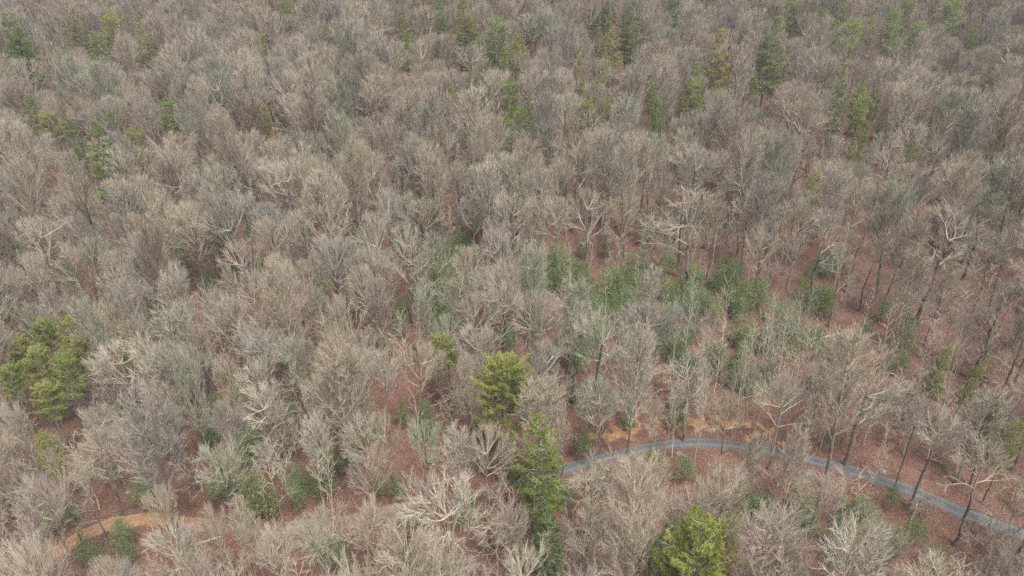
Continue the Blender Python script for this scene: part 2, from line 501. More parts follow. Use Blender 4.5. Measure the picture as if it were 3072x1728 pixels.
def vase(rng, n, R_, zf, zr, H, shell, lobes=5):
    """points in a fan-shaped crown: a dome above the rim height zr, narrowing below it to the fork at zf"""
    m = n * 2
    a = rng.uniform(0, 2 * np.pi, m); ct = rng.uniform(0, 1, m) ** 0.85
    ph = rng.uniform(0, 6.28, lobes); am = rng.uniform(0.04, 0.12, lobes)
    lump = 1 + sum(am[k] * np.sin((k + 1) * a + ph[k] + 2.0 * ct) for k in range(lobes))
    rr = rng.random(m) ** (1 / shell) * lump
    st = np.sqrt(np.maximum(0, 1 - ct ** 2))
    tip = np.column_stack([R_ * st * np.cos(a), R_ * st * np.sin(a), (zr - zf) + (H - zr) * ct])
    q = tip * rr[:, None]; q[:, 2] += zf
    return q[np.linalg.norm(q - [0, 0, zf], axis=1) > 1.2][:n]

PROTO = {}
def finish(kind, parts, foliage_mat=None):
    allv = np.concatenate([np.concatenate(g.v) for g in [parts['crown'], parts['leaves']] if not g.empty()])
    ref = np.concatenate(parts['leaves'].v) if not parts['leaves'].empty() else allv
    wid = 2 * np.percentile(np.hypot(ref[:, 0] - np.median(ref[:, 0]), ref[:, 1] - np.median(ref[:, 1])), 96)
    top = np.percentile(allv[:, 2], 99.7)
    pr = {'w': wid, 'h': top}
    wood = [M_BARK]
    pr['trunk'] = parts['trunk'].build(kind + '_trunk', wood)
    pr['limbs'] = [g.build(kind + '_limb', wood) for g in parts['limbs']]
    cg = Geo()
    def merge(dst, g):
        if g.empty(): return
        off = dst.n
        dst.v += g.v; dst.f4 += [f + off for f in g.f4]; dst.f3 += [f + off for f in g.f3]; dst.rad += g.rad; dst.rnd += g.rnd; dst.n += g.n
    pr['crown'] = None; pr['leaves'] = None
    if not parts['crown'].empty(): pr['crown'] = parts['crown'].build(kind + '_crown', wood)
    if not parts['leaves'].empty(): pr['leaves'] = parts['leaves'].build(kind + '_foliage', [foliage_mat])
    g = Geo(); merge(g, parts['trunk'])
    for l in parts['limbs']: merge(g, l)
    pr['trunk_all'] = g.build(kind + '_trunk_and_limbs', wood)
    merge(g, parts['crown'])
    if foliage_mat is None and len(PROTO.get(kind, [])) < {'fan': 4, 'gnarl': 1, 'plume': 2, 'pole': 2}.get(kind, 9): pr['whole'] = g.build(kind + '_whole', [M_BARK_FAR])
    PROTO.setdefault(kind, []).append(pr)

def broom(rng, trunk, r_trunk, limbs, reach, step=(0.75, 0.55, 0.5), every=(0.62, 0.42), ang=(0.50, 0.55), bend=(0.22, 0.16), jit=(0.06, 0.05), rl=(0.100, 0.042, 0.020), tipr=(0.030, 0.015, 0.0095), len2=0.85, len3=1.5):
    """Wood that fans out: limbs (start node, direction) run to the crown surface reach(p, d), side branches leave them at narrow
    angles and do the same, branchlets on those. Returns nodes, parents, radii."""
    pos, par, rad = [p for p in trunk], [-1] + list(range(len(trunk) - 1)), list(r_trunk)
    up = np.array([0, 0, 1.0])
    def run(start, d, L, st, bd, jt, r0, r1, lev):
        n = max(2, int(round(L / st)))
        chain, p, last = [], pos[start], start
        r0 = min(r0, rad[start] * 0.85)
        for k in range(n):
            d = unit(d + bd * up * st * 0.35 + rng.normal(0, jt, 3))
            p = p + d * L / n
            pos.append(p); par.append(last); last = len(pos) - 1
            rad.append(r0 + (r1 - r0) * ((k + 1) / n) ** 0.8)
            chain.append((last, d))
        return chain
    def side(d, a):
        v = rng.normal(0, 1, 3); v = unit(v - d * np.dot(v, d))
        return unit(d + math.tan(a) * v)
    for (i0, d0, scale) in limbs:
        L1 = reach(pos[i0], d0) * rng.uniform(0.80, 1.0)
        c1 = run(i0, d0, L1, step[0], bend[0], jit[0], rl[0] * scale, tipr[0], 1)
        n1 = len(c1)
        nb = int(L1 / every[0])
        c2s = [c1[max(0, n1 - 5):]]
        for k in range(nb):
            f = 0.14 + 0.82 * (k + rng.random()) / nb
            i, d = c1[min(n1 - 1, int(f * n1))]
            d2 = side(d, ang[0] * rng.uniform(0.5, 1.25)); d2 = unit(d2 + 0.12 * up)
            L2 = min(reach(pos[i], d2), 5.5) * len2 * rng.uniform(0.6, 1.05)
            if L2 < 0.5: continue
            c2s.append(run(i, d2, L2, step[1], bend[1], jit[1], rl[1] * (0.7 + 0.5 * (1 - f)), tipr[1], 2))
        for c2 in c2s:
            m2 = len(c2); L2 = m2 * step[1]
            for k in range(max(1, int(L2 / every[1]))):
                f = 0.15 + 0.85 * rng.random()
                i, d = c2[min(m2 - 1, int(f * m2))]
                d3 = unit(side(d, ang[1] * rng.uniform(0.4, 1.2)) + 0.10 * up)
                L3 = len3 * rng.uniform(0.45, 1.1)
                L3 = min(L3, max(0.4, reach(pos[i], d3)))
                run(i, d3, L3, step[2], 0.1, 0.07, rl[2], tipr[2], 3)
    return np.array(pos), np.array(par), np.array(rad)
def dome_reach(rng, R_, zf, zr, H):
    ph = rng.uniform(0, 6.28, 4); am = rng.uniform(0.05, 0.13, 4)
    def reach(p, d):
        a = math.atan2(d[1], d[0]); lump = 1 + sum(am[k] * math.sin((k + 1) * a + ph[k]) for k in range(4))
        lo, hi = 0.0, 14.0
        for _ in range(9):
            m = 0.5 * (lo + hi); q = p + d * m
            e = (q[0] ** 2 + q[1] ** 2) / (R_ * lump) ** 2 + (max(0.0, q[2] - zr) / (H - zr)) ** 2
            if e < 1: lo = m
            else: hi = m
        return lo
    return reach
def make_fan(seed, H=19, R_=5.2, fork=0.36, rim=0.60, nl=9, dens=1.0, curl=1.0):
    rng = np.random.default_rng(seed)
    zf = H * fork
    tl = trunk_line(rng, zf * 1.15, 11, 0.06)
    rt = np.linspace(0.25, 0.15, 11)
    top = 1.3
    reach = dome_reach(rng, R_ - 0.7, zf, H * rim, H - top)
    limbs, a0 = [], rng.uniform(0, 6.28)
    for k in range(nl):
        th = 0.10 if k == 0 else math.acos(rng.uniform(math.cos(1.36), math.cos(0.25)))
        a = a0 + k * 2.39996 + rng.uniform(-0.3, 0.3)
        i0 = 10 if k < 3 else rng.integers(6, 11)
        limbs.append((int(i0), np.array([math.sin(th) * math.cos(a), math.sin(th) * math.sin(a), math.cos(th)]), rng.uniform(0.75, 1.2)))
    pos, par, r = broom(rng, tl, rt, limbs, reach, every=(0.64 / dens, 0.50 / dens), jit=(0.07 * curl, 0.06 * curl), bend=(0.20, 0.14))
    finish('fan', tree_parts(rng, pos, par, 0.25, 0.011, len(tl), r_given=r, twig=(0.95, 2, 0.22, 0.16, 0.0125, 0.0205, 2)))
def make_gnarl(seed, H=20, R_=6.0, fork=0.42, nl=7):
    rng = np.random.default_rng(seed)
    zf = H * fork
    tl = trunk_line(rng, H * 0.66, 15, 0.13)
    rt = np.linspace(0.29, 0.10, 15)
    reach = dome_reach(rng, R_ - 0.6, zf, H * 0.55, H - 1.0)
    limbs, a0 = [], rng.uniform(0, 6.28)
    for k in range(nl):
        th = 0.15 if k == 0 else rng.uniform(0.55, 1.45)
        a = a0 + k * 2.39996 + rng.uniform(-0.4, 0.4)
        i0 = 14 if k < 2 else rng.integers(8, 15)
        limbs.append((int(i0), np.array([math.sin(th) * math.cos(a), math.sin(th) * math.sin(a), math.cos(th)]), rng.uniform(0.8, 1.15)))
    pos, par, r = broom(rng, tl, rt, limbs, reach, every=(0.62, 0.46), ang=(0.68, 0.68), bend=(0.16, 0.16), jit=(0.17, 0.15), rl=(0.125, 0.050, 0.022), tipr=(0.032, 0.017, 0.011), len2=0.85, len3=1.4)
    finish('gnarl', tree_parts(rng, pos, par, 0.33, 0.012, len(tl), r_given=r, twig=(0.85, 2, 0.34, 0.10, 0.0125, 0.022, 3)))
def make_plume(seed, H=21, R_=3.4, nl=26):
    rng = np.random.default_rng(seed)
    tl = trunk_line(rng, H * 0.95, 28, 0.05)
    rt = 0.21 * (1 - np.linspace(0, 1, 28) * 0.90)
    def reach(p, d):
        lo, hi = 0.0, 9.0
        for _ in range(9):
            m = 0.5 * (lo + hi); q = p + d * m; t = q[2] / H
            w = R_ * min(1.0, 0.35 + 1.3 * max(0, t - 0.25)) * math.sqrt(max(0.0, 1 - max(0, (t - 0.45) / 0.56) ** 2)) if t < 1 else 0
            if math.hypot(q[0], q[1]) < w: lo = m
            else: hi = m
        return lo
    limbs = []
    for k in range(nl):
        i0 = int(9 + 17.5 * k / nl); th = rng.uniform(0.45, 0.85); a = k * 2.39996 + rng.uniform(-0.5, 0.5)
        limbs.append((i0, np.array([math.sin(th) * math.cos(a), math.sin(th) * math.sin(a), math.cos(th)]), rng.uniform(0.45, 0.75)))
    pos, par, r = broom(rng, tl, rt, limbs, reach, every=(0.55, 0.5), ang=(0.55, 0.6), bend=(0.45, 0.3), jit=(0.06, 0.06), rl=(0.085, 0.032, 0.019), tipr=(0.022, 0.014, 0.010), len2=0.75, len3=1.1)
    finish('plume', tree_parts(rng, pos, par, 0.21, 0.010, len(tl), r_given=r, twig=(0.75, 2, 0.24, 0.18, 0.0115, 0.0185, 3)))
def make_pole(seed, H=14, R_=1.7, nl=20):
    rng = np.random.default_rng(seed)
    tl = trunk_line(rng, H * 0.97, 24, 0.05)
    rt = 0.068 * (1 - np.linspace(0, 1, 24) * 0.80)
    limbs = []
    for k in range(nl):
        i0 = int(8 + 15 * k / nl); th = rng.uniform(0.5, 0.95); a = k * 2.39996 + rng.uniform(-0.5, 0.5)
        limbs.append((i0, np.array([math.sin(th) * math.cos(a), math.sin(th) * math.sin(a), math.cos(th)]), rng.uniform(0.4, 0.6)))
    def reach(p, d):
        return R_ * 1.25 * (0.30 + 0.8 * max(0.0, 1 - p[2] / H))
    pos, par, r = broom(rng, tl, rt, limbs, reach, step=(0.6, 0.5, 0.5), every=(0.6, 0.8), ang=(0.6, 0.6), bend=(0.4, 0.3), rl=(0.05, 0.021, 0.016), tipr=(0.015, 0.011, 0.009), len2=0.55, len3=0.7)
    finish('pole', tree_parts(rng, pos, par, 0.10, 0.010, len(tl), r_given=r, twig=(0.6, 1, 0.28, 0.18, 0.0105, 0.018, 2), limb_min=0.06))
def make_brush(seed, H=4.5, R_=2.0):
    """many-stemmed bare bush of the understory"""
    rng = np.random.default_rng(seed)
    tl = trunk_line(rng, 0.5, 3, 0.03)
    A = dome(rng, 110, R_, 0.7, H, 2.2)
    pos, par, D = grow(rng, tl, A, 0.4, 0.5, tropism=0.15, inertia=0.4, jitter=0.18)
    finish('brush', tree_parts(rng, pos, par, 0.055, 0.010, 3, twig=(0.9, 2, 0.42, 0.25, 0.012, 0.035, 4), limb_min=0.05))

def whorl_pine(seed, kind, H, R_, start, prof, tiers, per_tier, rise, tuft, blades, pad=0.5, bare=0.0, base=0.2, gaps=0.12):
    """pine: straight trunk, tiers of limbs that end in plates of needle tufts"""
    rng = np.random.default_rng(seed)
    tl = trunk_line(rng, H, 24, 0.035)
    out = {'trunk': Geo(), 'limbs': [], 'crown': Geo(), 'leaves': Geo()}
    rr = base * (1 - np.linspace(0, 1, 24) ** 1.2 * 0.9)
    d = unit(np.diff(tl, axis=0, prepend=tl[:1] - [[0, 0, 1]]))
    r0 = rr[:-1].copy(); r0[0] *= 1.3
    tubes(out['trunk'], tl[:-1], tl[1:], d[:-1], d[1:], r0, rr[1:], 7, rnd=rng.random(23) * 0.6)
    tips, dirs, keys = [], [], []
    seg0, seg1, rad0, rad1 = [], [], [], []
    zs = np.linspace(start, 0.97, tiers)
    for k, t in enumerate(zs):
        t = t + rng.uniform(-0.5, 0.5) * (zs[1] - zs[0])
        u = (t - start) / (1 - start)
        a0 = rng.uniform(0, 6.28)
        nb = per_tier if u < 0.85 else max(3, per_tier - 2)
        for b in range(nb):
            if rng.random() < gaps: continue
            a = a0 + 6.28 * b / nb + rng.uniform(-0.35, 0.35)
            L = R_ * prof(u) * rng.uniform(0.65, 1.12)
            if L < 0.25: L = 0.25
            o = np.array([np.interp(t * H, tl[:, 2], tl[:, 0]), np.interp(t * H, tl[:, 2], tl[:, 1]), t * H])
            hd = np.array([math.cos(a), math.sin(a), 0])
            ns = max(3, int(L / 0.45))
            el = rise(u) + rng.uniform(-0.12, 0.12)
            pts = [o]
            for s in range(ns):
                e2 = el + 0.30 * (s / ns) ** 1.5
                dv = hd * math.cos(e2) + np.array([0, 0, math.sin(e2)])
                dv = dv + rng.normal(0, 0.09, 3)
                pts.append(pts[-1] + unit(dv) * L / ns)
            pts = np.array(pts)
            br = (0.016 + 0.012 * L) * np.linspace(1, 0.35, ns + 1)
            seg0.append(pts[:-1]); seg1.append(pts[1:]); rad0.append(br[:-1]); rad1.append(br[1:])
            key = rng.random()
            nude = (1 - u) * bare if rng.random() < 0.8 else bare * 0.5
            f0 = max(0.22, nude)
            nbl = max(3, int(L * (1 - f0) / 0.19))
            for j in range(nbl):
                f = f0 + (1 - f0) * (j + rng.random()) / nbl
                q = pts[min(ns - 1, int(f * ns))] * (1 - (f * ns) % 1) + pts[min(ns, int(f * ns) + 1)] * ((f * ns) % 1)
                sg = 1 if j % 2 else -1
                sv = np.array([-hd[1], hd[0], 0]) * sg
                bl = pad * (0.35 + 0.9 * (1 - f)) * rng.uniform(0.5, 1.2) * min(1.0, 0.4 + L / 3)
                bd = unit(hd * 0.75 + sv * 0.8 + [0, 0, 0.22] + rng.normal(0, 0.15, 3))
                e = q + bd * bl
                seg0.append(q[None]); seg1.append(e[None]); rad0.append(np.array([0.011])); rad1.append(np.array([0.006]))
                nt_ = max(3, int(bl / 0.14))
                for w in range(nt_):
                    tips.append(q + bd * bl * (0.35 + 0.65 * (w + rng.random()) / nt_) + rng.normal(0, 0.05, 3)); dirs.append(bd); keys.append(key)
            tips.append(pts[-1]); dirs.append(unit(hd + [0, 0, 0.5])); keys.append(key)
    for z_ in np.linspace(0.96, 1.0, 5):
        tips.append(np.array([tl[-1, 0], tl[-1, 1], z_ * H])); dirs.append(np.array([0, 0, 1.0])); keys.append(0.6)
    s0, s1 = np.concatenate(seg0), np.concatenate(seg1)
    dd = unit(s1 - s0)
    tubes(out['crown'], s0, s1, dd, dd, np.concatenate(rad0), np.concatenate(rad1), 3)
    needles(out['leaves'], rng, np.array(tips), np.array(dirs), tuft, blades, np.array(keys))
    finish(kind, out, M_PINE)

def make_laurel(seed, H, R_, n, shape):
    rng = np.random.default_rng(seed)
    tl = trunk_line(rng, H * 0.22, 4, 0.06)
    if shape == 'round': A = dome(rng, n, R_, H * 0.2, H - 0.2, 2.6, lobes=6)
    else:
        t = rng.random(n); a = rng.uniform(0, 6.28, n); rr = R_ * (1.08 - t) ** 0.8 * rng.random(n) ** 0.45
        A = np.column_stack([rr * np.cos(a), rr * np.sin(a), H * (0.16 + 0.84 * t)])
        tl = trunk_line(rng, H * 0.9, 16, 0.04)
    pos, par, D = grow(rng, tl, A, 0.38, 0.48, tropism=0.1, inertia=0.3, jitter=0.2)
    finish('laurel', tree_parts(rng, pos, par, 0.09, 0.010, len(tl), leaf=(0.20, 17, 0.36, 0.030)), M_EVER)
def make_beech(seed, H=5.5, R_=1.9):
    rng = np.random.default_rng(seed)
    tl = trunk_line(rng, H * 0.8, 12, 0.04)
    A = dome(rng, 150, R_, H * 0.2, H, 2.0)
    pos, par, D = grow(rng, tl, A, 0.35, 0.45, tropism=0.05, inertia=0.3, jitter=0.18)
    finish('beech', tree_parts(rng, pos, par, 0.07, 0.009, len(tl), twig=(0.5, 1, 0.5, 0.1, 0.009, 0.02, 2), leaf=(0.14, 5, 0.16, 0.016)), M_RUST)
def make_snag(seed, H=17):
    rng = np.random.default_rng(seed)
    tl = trunk_line(rng, H, 24, 0.05)
    A = np.column_stack([*(lambda a, r: (r * np.cos(a), r * np.sin(a)))(rng.uniform(0, 6.28, 55), rng.uniform(0.7, 2.0, 55)), rng.uniform(0.35 * H, 0.98 * H, 55)])
    pos, par, D = grow(rng, tl, A, 0.4, 0.4, tropism=0.05, inertia=0.2, jitter=0.2, iters=8)
    finish('snag', tree_parts(rng, pos, par, 0.17, 0.017, len(tl), limb_min=0.06, twig=(0.5, 1, 0.6, 0.0, 0.012, 0.03, 2)))

for k, a in enumerate([(17, 5.4, .63, .80, 14, 0.98, 1.0), (16.5, 4.9, .59, .76, 13, 1.0, 1.4), (18, 6.0, .65, .81, 16, 0.98, 0.9), (16.5, 5.4, .56, .74, 14, 0.9, 1.2), (18, 4.9, .66, .81, 13, 1.0, 1.0), (15.5, 5.6, .60, .78, 15, 0.95, 1.6), (17, 4.8, .60, .78, 12, 1.0, 1.1), (16.5, 5.4, .66, .83, 15, 1.05, 0.8), (17.5, 5.5, .64, .78, 13, 0.85, 1.5)]):
    make_fan(100 + k, *a)
for k, (H, R_, fk) in enumerate([(20, 6.2, .42), (19, 5.4, .38), (21, 5.8, .48), (18, 5.0, .40), (19, 6.0, .36)]): make_gnarl(200 + k, H, R_, fk)
for k, (H, R_) in enumerate([(21, 3.2), (20, 2.8), (22, 3.8), (19, 3.4)]): make_plume(300 + k, H, R_)
for k, (H, R_) in enumerate([(14, 1.7), (15, 1.4), (12.5, 1.9), (16, 1.6)]): make_pole(400 + k, H, R_)
for k in range(3): make_brush(500 + k, 4.2 + 0.5 * k, 1.8 + 0.25 * k)
conic = lambda u: (1 - u) ** 0.75 * min(1, 0.55 + 2.2 * u) + 0.06
roundp = lambda u: math.sqrt(max(0.03, 1 - (1.7 * (u - 0.42)) ** 2))
umbr = lambda u: math.sqrt(max(0.05, 1 - (1.5 * (u - 0.35)) ** 2))
# pine forms: 0 conical white pine, 1 narrow conical, 2 rounded, 3 umbrella on a long stem, 4 ragged with bare pale limbs, 5 broad old crown
whorl_pine(600, 'pine', 18, 3.2, 0.30, conic, 18, 6, lambda u: 0.05 + 0.55 * u, 0.27, 13, 0.75)
whorl_pine(601, 'pine', 17, 2.6, 0.42, conic, 16, 6, lambda u: 0.10 + 0.6 * u, 0.26, 13, 0.70)
whorl_pine(602, 'pine', 16, 2.7, 0.50, roundp, 11, 6, lambda u: 0.05 + 0.7 * u, 0.27, 13, 0.75)
whorl_pine(603, 'pine', 18, 3.2, 0.66, umbr, 9, 7, lambda u: 0.15 + 0.75 * u, 0.28, 13, 0.9, base=0.17)
whorl_pine(604, 'pine', 20, 4.6, 0.48, lambda u: 0.40 + 0.5 * roundp(u) + 0.25 * math.sin(17 * u) if u < 0.5 else max(0.25, 1 - max(0, (u - 0.6) / 0.42) ** 2.5), 18, 6, lambda u: 0.05 + 0.6 * u, 0.31, 15, 1.05, bare=0.5, base=0.24, gaps=0.1)
whorl_pine(605, 'pine', 19, 4.6, 0.45, lambda u: (1 - u) ** 0.5 * min(1, 0.7 + u) + 0.05, 15, 6, lambda u: 0.30 + 0.6 * u, 0.30, 15, 1.0, bare=0.35, base=0.24)
for k, (H, R_, n, shp) in enumerate([(6.0, 2.2, 300, 'round'), (7.0, 2.2, 300, 'round'), (5.0, 2.4, 300, 'round'), (8.5, 2.3, 380, 'cone')]): make_laurel(700 + k, H, R_, n, shp)
for k in range(2): make_beech(800 + k)
make_snag(900)
print('TRIS', sum(len(m.loops) - 2 * len(m.polygons) for m in bpy.data.meshes))

# ------------------------------------------------------------------ the setting: ground, gravel road, clay track
ROAD_PX = [(1240, 1520), (1420, 1478), (1560, 1443), (1680, 1408), (1830, 1366), (1960, 1336), (2056, 1325), (2127, 1324), (2207, 1332), (2287, 1347), (2386, 1367), (2485, 1391), (2585, 1419), (2684, 1454), (2763, 1480), (2843, 1517), (2903, 1544), (3000, 1578), (3080, 1608), (3240, 1690)]
TRACK_PX = [(40, 1740), (150, 1675), (240, 1610), (330, 1570), (430, 1553), (560, 1566), (700, 1578), (860, 1585), (1040, 1566), (1240, 1520)]
def spline(px, n=160):
    p = np.array([place(x, y)[0][:2] for x, y in px])
    t = np.concatenate([[0], np.cumsum(np.linalg.norm(np.diff(p, axis=0), axis=1))])
    T = np.linspace(0, t[-1], n)
    q = np.column_stack([np.interp(T, t, p[:, 0]), np.interp(T, t, p[:, 1])])
    for _ in range(6): q[1:-1] = 0.25 * q[:-2] + 0.5 * q[1:-1] + 0.25 * q[2:]
    return q
ROAD, TRACK = spline(ROAD_PX), spline(TRACK_PX)
def dist_to(line, xy):
    xy = np.atleast_2d(xy)
    return np.linalg.norm(xy[:, None] - line[None], axis=2).min(1)

def build_ground():
    xs = np.unique(np.concatenate([np.linspace(-900, -260, 17), np.linspace(-260, 260, 221), np.linspace(260, 900, 17)]))
    ys = np.unique(np.concatenate([np.linspace(-200, 10, 15), np.linspace(10, 330, 215), np.linspace(330, 1500, 30)]))
    X, Y = np.meshgrid(xs, ys)
    Z = ground_z(X, Y)
    nx, ny = len(xs), len(ys)
    i = np.arange(nx * ny).reshape(ny, nx)
    F = np.stack([i[:-1, :-1], i[:-1, 1:], i[1:, 1:], i[1:, :-1]], -1).reshape(-1, 4)
    V = np.column_stack([X.ravel(), Y.ravel(), Z.ravel()])
    clay = np.zeros(len(V))
    near = (np.abs(V[:, 0]) < 80) & (V[:, 1] > 25) & (V[:, 1] < 110)
    ids = np.where(near)[0]
    d = dist_to(ROAD, V[ids, :2])
    px, py, dep = project(V[ids])
    # raw clay on the cut slope just above the road's bend, and a thinly littered patch behind it
    up_side = np.array([V[j, 1] > ROAD[np.argmin(np.linalg.norm(ROAD - V[j, :2], axis=1)), 1] for j in ids])
    c = np.where(up_side, np.clip(1.25 - np.abs(d - 3.0) / 2.6, 0, 1), 0) * np.clip((px - 1640) / 160, 0.0, 1) * np.clip((2440 - px) / 90, 0, 1)
    c *= 0.64
    patch = np.exp(-(((px - 2265) / 95) ** 2 + ((py - 1225) / 75) ** 2)) * 0.34
    clay[ids] = np.maximum(c, patch)
    me = mesh_from('ground', V, F, attrs={'clay': clay}, mats=[ground_material()], smooth=True)
    o = link('ground', me); o['kind'] = 'structure'
def ribbon(name, line, half, across, mat, lift, extra=None, rut=0.0):
    rng = np.random.default_rng(5)
    t = unit(np.gradient(line, axis=0)); nrm = np.column_stack([-t[:, 1], t[:, 0]])
    n = len(line)
    u = np.linspace(-1, 1, across)
    wob = np.cumsum(rng.normal(0, 0.05, (n, 2)), 0); wob -= np.linspace(0, 1, n)[:, None] * wob[-1]
    V, edge, ua, ta = [], [], [], []
    for k in range(across):
        h = half + (wob[:, 0] if u[k] < 0 else wob[:, 1]) * 0.6 + rng.normal(0, 0.07, n) * (abs(u[k]) > 0.99)
        p = line + nrm * (u[k] * h)[:, None]
        z = ground_z(p[:, 0], p[:, 1]) + lift * (1 - abs(u[k]) ** 3) + 0.02 - rut * np.exp(-((abs(u[k]) - 0.5) / 0.16) ** 2)
        V.append(np.column_stack([p, z])); edge.append(np.full(n, abs(u[k]))); ua.append(np.full(n, u[k])); ta.append(np.linspace(0, 1, n))
    V = np.concatenate(V)
    i = np.arange(across * n).reshape(across, n)
    F = np.stack([i[:-1, :-1], i[:-1, 1:], i[1:, 1:], i[1:, :-1]], -1).reshape(-1, 4)
    at = {'edge': np.concatenate(edge)}
    if extra: at.update(extra(np.concatenate(ua), np.concatenate(ta), V, at))
    o = link(name, mesh_from(name, V, F, attrs=at, mats=[mat], smooth=True)); o['kind'] = 'structure'
    return o
build_ground()
ribbon('gravel_road', ROAD, 0.95, 17, road_material(), 0.10, extra=lambda u, t, V, at: {'edge': at['edge'] + np.clip((1640 - project(V)[0]) / 260, 0, 0.75)})
def track_attr(u, t, V, at):
    px = project(V)[0]
    mud = np.clip((px - 520) / 160, 0, 0.9)
    streak = 0.42 * np.exp(-((np.abs(u) - 0.5) / 0.2) ** 2)
    return {'su': u * 6.0, 'st': t * 9.0, 'mud': mud, 'edge': np.abs(u) ** 2 * 0.85 + np.clip((px - 480) / 700, 0, 0.42) + 0.20 - streak}
ribbon('clay_track', TRACK, 1.15, 23, track_material(), 0.08, extra=track_attr, rut=0.07)

# ------------------------------------------------------------------ where everything grows
# evergreens read off the photograph: pixel of the tip, crown width in pixels, form, colour, words
G = {'gold': (1.0, 0.86, 0.66), 'bright': (0.70, 0.82, 0.50), 'green': (0.58, 0.74, 0.50), 'olive': (0.82, 0.80, 0.68), 'dark': (0.46, 0.60, 0.52), 'dull': (0.70, 0.78, 0.74), 'lime': (0.86, 0.88, 0.56)}
PINES = [
 (1490, 1088, 200, 4, 'lime', 'large yellow-green pine with bare white lower limbs, mid-photo'),
 (1636, 1272, 158, 0, 'bright', 'cone-shaped soft green pine standing at the left end of the gravel road'),
 (2145, 1545, 240, 5, 'lime', 'broad yellowish pine at the bottom edge below the gravel road bend'),
 (1350, 992, 88, 3, 'lime', 'small round-headed yellow-green pine on a bare stem, centre of photo'),
 (112, 960, 78, 3, 'bright', None), (180, 946, 74, 2, 'lime', None), (30, 1002, 88, 3, 'lime', None), (228, 1008, 84, 3, 'olive', None), (78, 1046, 92, 3, 'lime', None), (170, 1062, 84, 2, 'bright', None), (14, 1090, 84, 3, 'bright', None),
 (128, 1142, 92, 3, 'lime', None), (130, 1303, 75, 2, 'lime', None),
 (375, 962, 52, 1, 'bright', None), (360, 1022, 46, 2, 'lime', None), (670, 800, 44, 2, 'bright', None), (770, 770, 26, 2, 'bright', None), (5, 716, 42, 2, 'bright', None),
 (1535, 1290, 56, 1, 'green', None), (1640, 1462, 60, 1, 'dark', None), (1645, 1515, 115, 0, 'dark', None),
 (3018, 1196, 62, 1, 'olive', None), (3060, 1250, 60, 2, 'olive', None), (2845, 1038, 66, 1, 'olive', None), (2925, 1055, 56, 1, 'olive', None),
 (20, 40, 66, 0, 'green', None), (66, 60, 60, 0, 'green', None), (207, 26, 52, 0, 'olive', None), (255, 98, 42, 1, 'dull', None), (315, 34, 62, 2, 'lime', None), (346, 30, 26, 2, 'olive', None), (413, 20, 28, 2, 'lime', None), (421, 68, 58, 0, 'lime', None),
 (286, 92, 42, 2, 'olive', None), (207, 120, 42, 1, 'dull', None), (780, 90, 28, 2, 'lime', None), (850, -10, 46, 2, 'bright', None), (64, 288, 36, 2, 'bright', None), (181, 300, 36, 2, 'olive', None), (155, 334, 64, 3, 'olive', None),
 (219, 362, 42, 1, 'green', None), (265, 358, 84, 0, 'green', None), (489, 292, 60, 2, 'green', None), (326, 328, 24, 2, 'green', None), (400, 376, 58, 2, 'lime', None), (678, 274, 22, 2, 'olive', None), (780, 302, 42, 2, 'olive', None),
 (1405, -12, 88, 0, 'olive', None), (1330, -4, 56, 0, 'green', None), (1211, 18, 42, 1, 'olive', None), (1222, 94, 42, 1, 'bright', None), (1268, 6, 30, 1, 'dull', None), (1390, 74, 44, 0, 'gold', None), (1461, 96, 52, 0, 'gold', None), (1453, 162, 42, 2, 'olive', None),
 (1493, 50, 72, 2, 'dull', None), (1545, 102, 44, 1, 'gold', None), (1578, 109, 48, 1, 'lime', None), (1525, 161, 44, 1, 'green', None), (1582, 38, 40, 0, 'olive', None), (1398, 214, 34, 2, 'green', None), (1441, 213, 40, 2, 'green', None), (1352, 250, 28, 2, 'lime', None),
 (1537, 238, 60, 2, 'bright', None), (1576, 314, 46, 2, 'green', None), (1519, 340, 46, 2, 'green', None), (1610, 308, 24, 2, 'green', None), (1658, 380, 42, 2, 'green', None), (1735, 123, 36, 2, 'lime', None), (1753, 232, 42, 1, 'bright', None), (1795, 236, 48, 2, 'bright', None),
 (1757, 298, 50, 2, 'olive', None), (1820, 298, 38, 2, 'olive', None), (1785, 2, 32, 1, 'dark', None), (1813, -4, 34, 1, 'dark', None), (1830, 34, 38, 1, 'dull', None), (1805, 82, 44, 0, 'olive', None), (1847, 82, 54, 0, 'gold', None), (1906, -18, 66, 0, 'dull', None),
 (1885, 64, 34, 1, 'dark', None), (1976, 234, 42, 2, 'bright', None), (1990, 296, 40, 2, 'green', None), (1880, -8, 32, 1, 'dark', None), (2018, -8, 52, 0, 'dark', None), (1735, 18, 30, 2, 'dull', None),
 (2167, 88, 78, 0, 'gold', None), (2326, 48, 90, 0, 'dull', None), (2082, 188, 68, 0, 'lime', None), (2375, -8, 52, 2, 'bright', None), (2480, 20, 36, 2, 'bright', None), (2523, 54, 46, 2, 'green', None), (2535, 12, 32, 2, 'green', None), (2577, 58, 62, 2, 'lime', None),
 (2622, 46, 34, 2, 'lime', None), (2692, 26, 52, 2, 'green', None), (2688, 60, 52, 2, 'green', None), (2748, 60, 46, 2, 'bright', None), (2732, -8, 42, 2, 'bright', None), (2870, -10, 62, 2, 'bright', None), (2911, 93, 32, 1, 'bright', None), (2938, 66, 30, 1, 'bright', None),
 (2545, 193, 68, 0, 'dull', None), (2573, 248, 46, 2, 'green', None), (2592, 278, 54, 2, 'lime', None), (2620, 274, 30, 2, 'green', None), (2600, 366, 28, 1, 'bright', None), (2557, 410, 36, 1, 'lime', None), (2740, 420, 30, 2, 'lime', None), (2438, 514, 42, 2, 'lime', None), (2275, 206, 38, 1, 'olive', None), (2990, 180, 50, 0, 'dark', None),
]
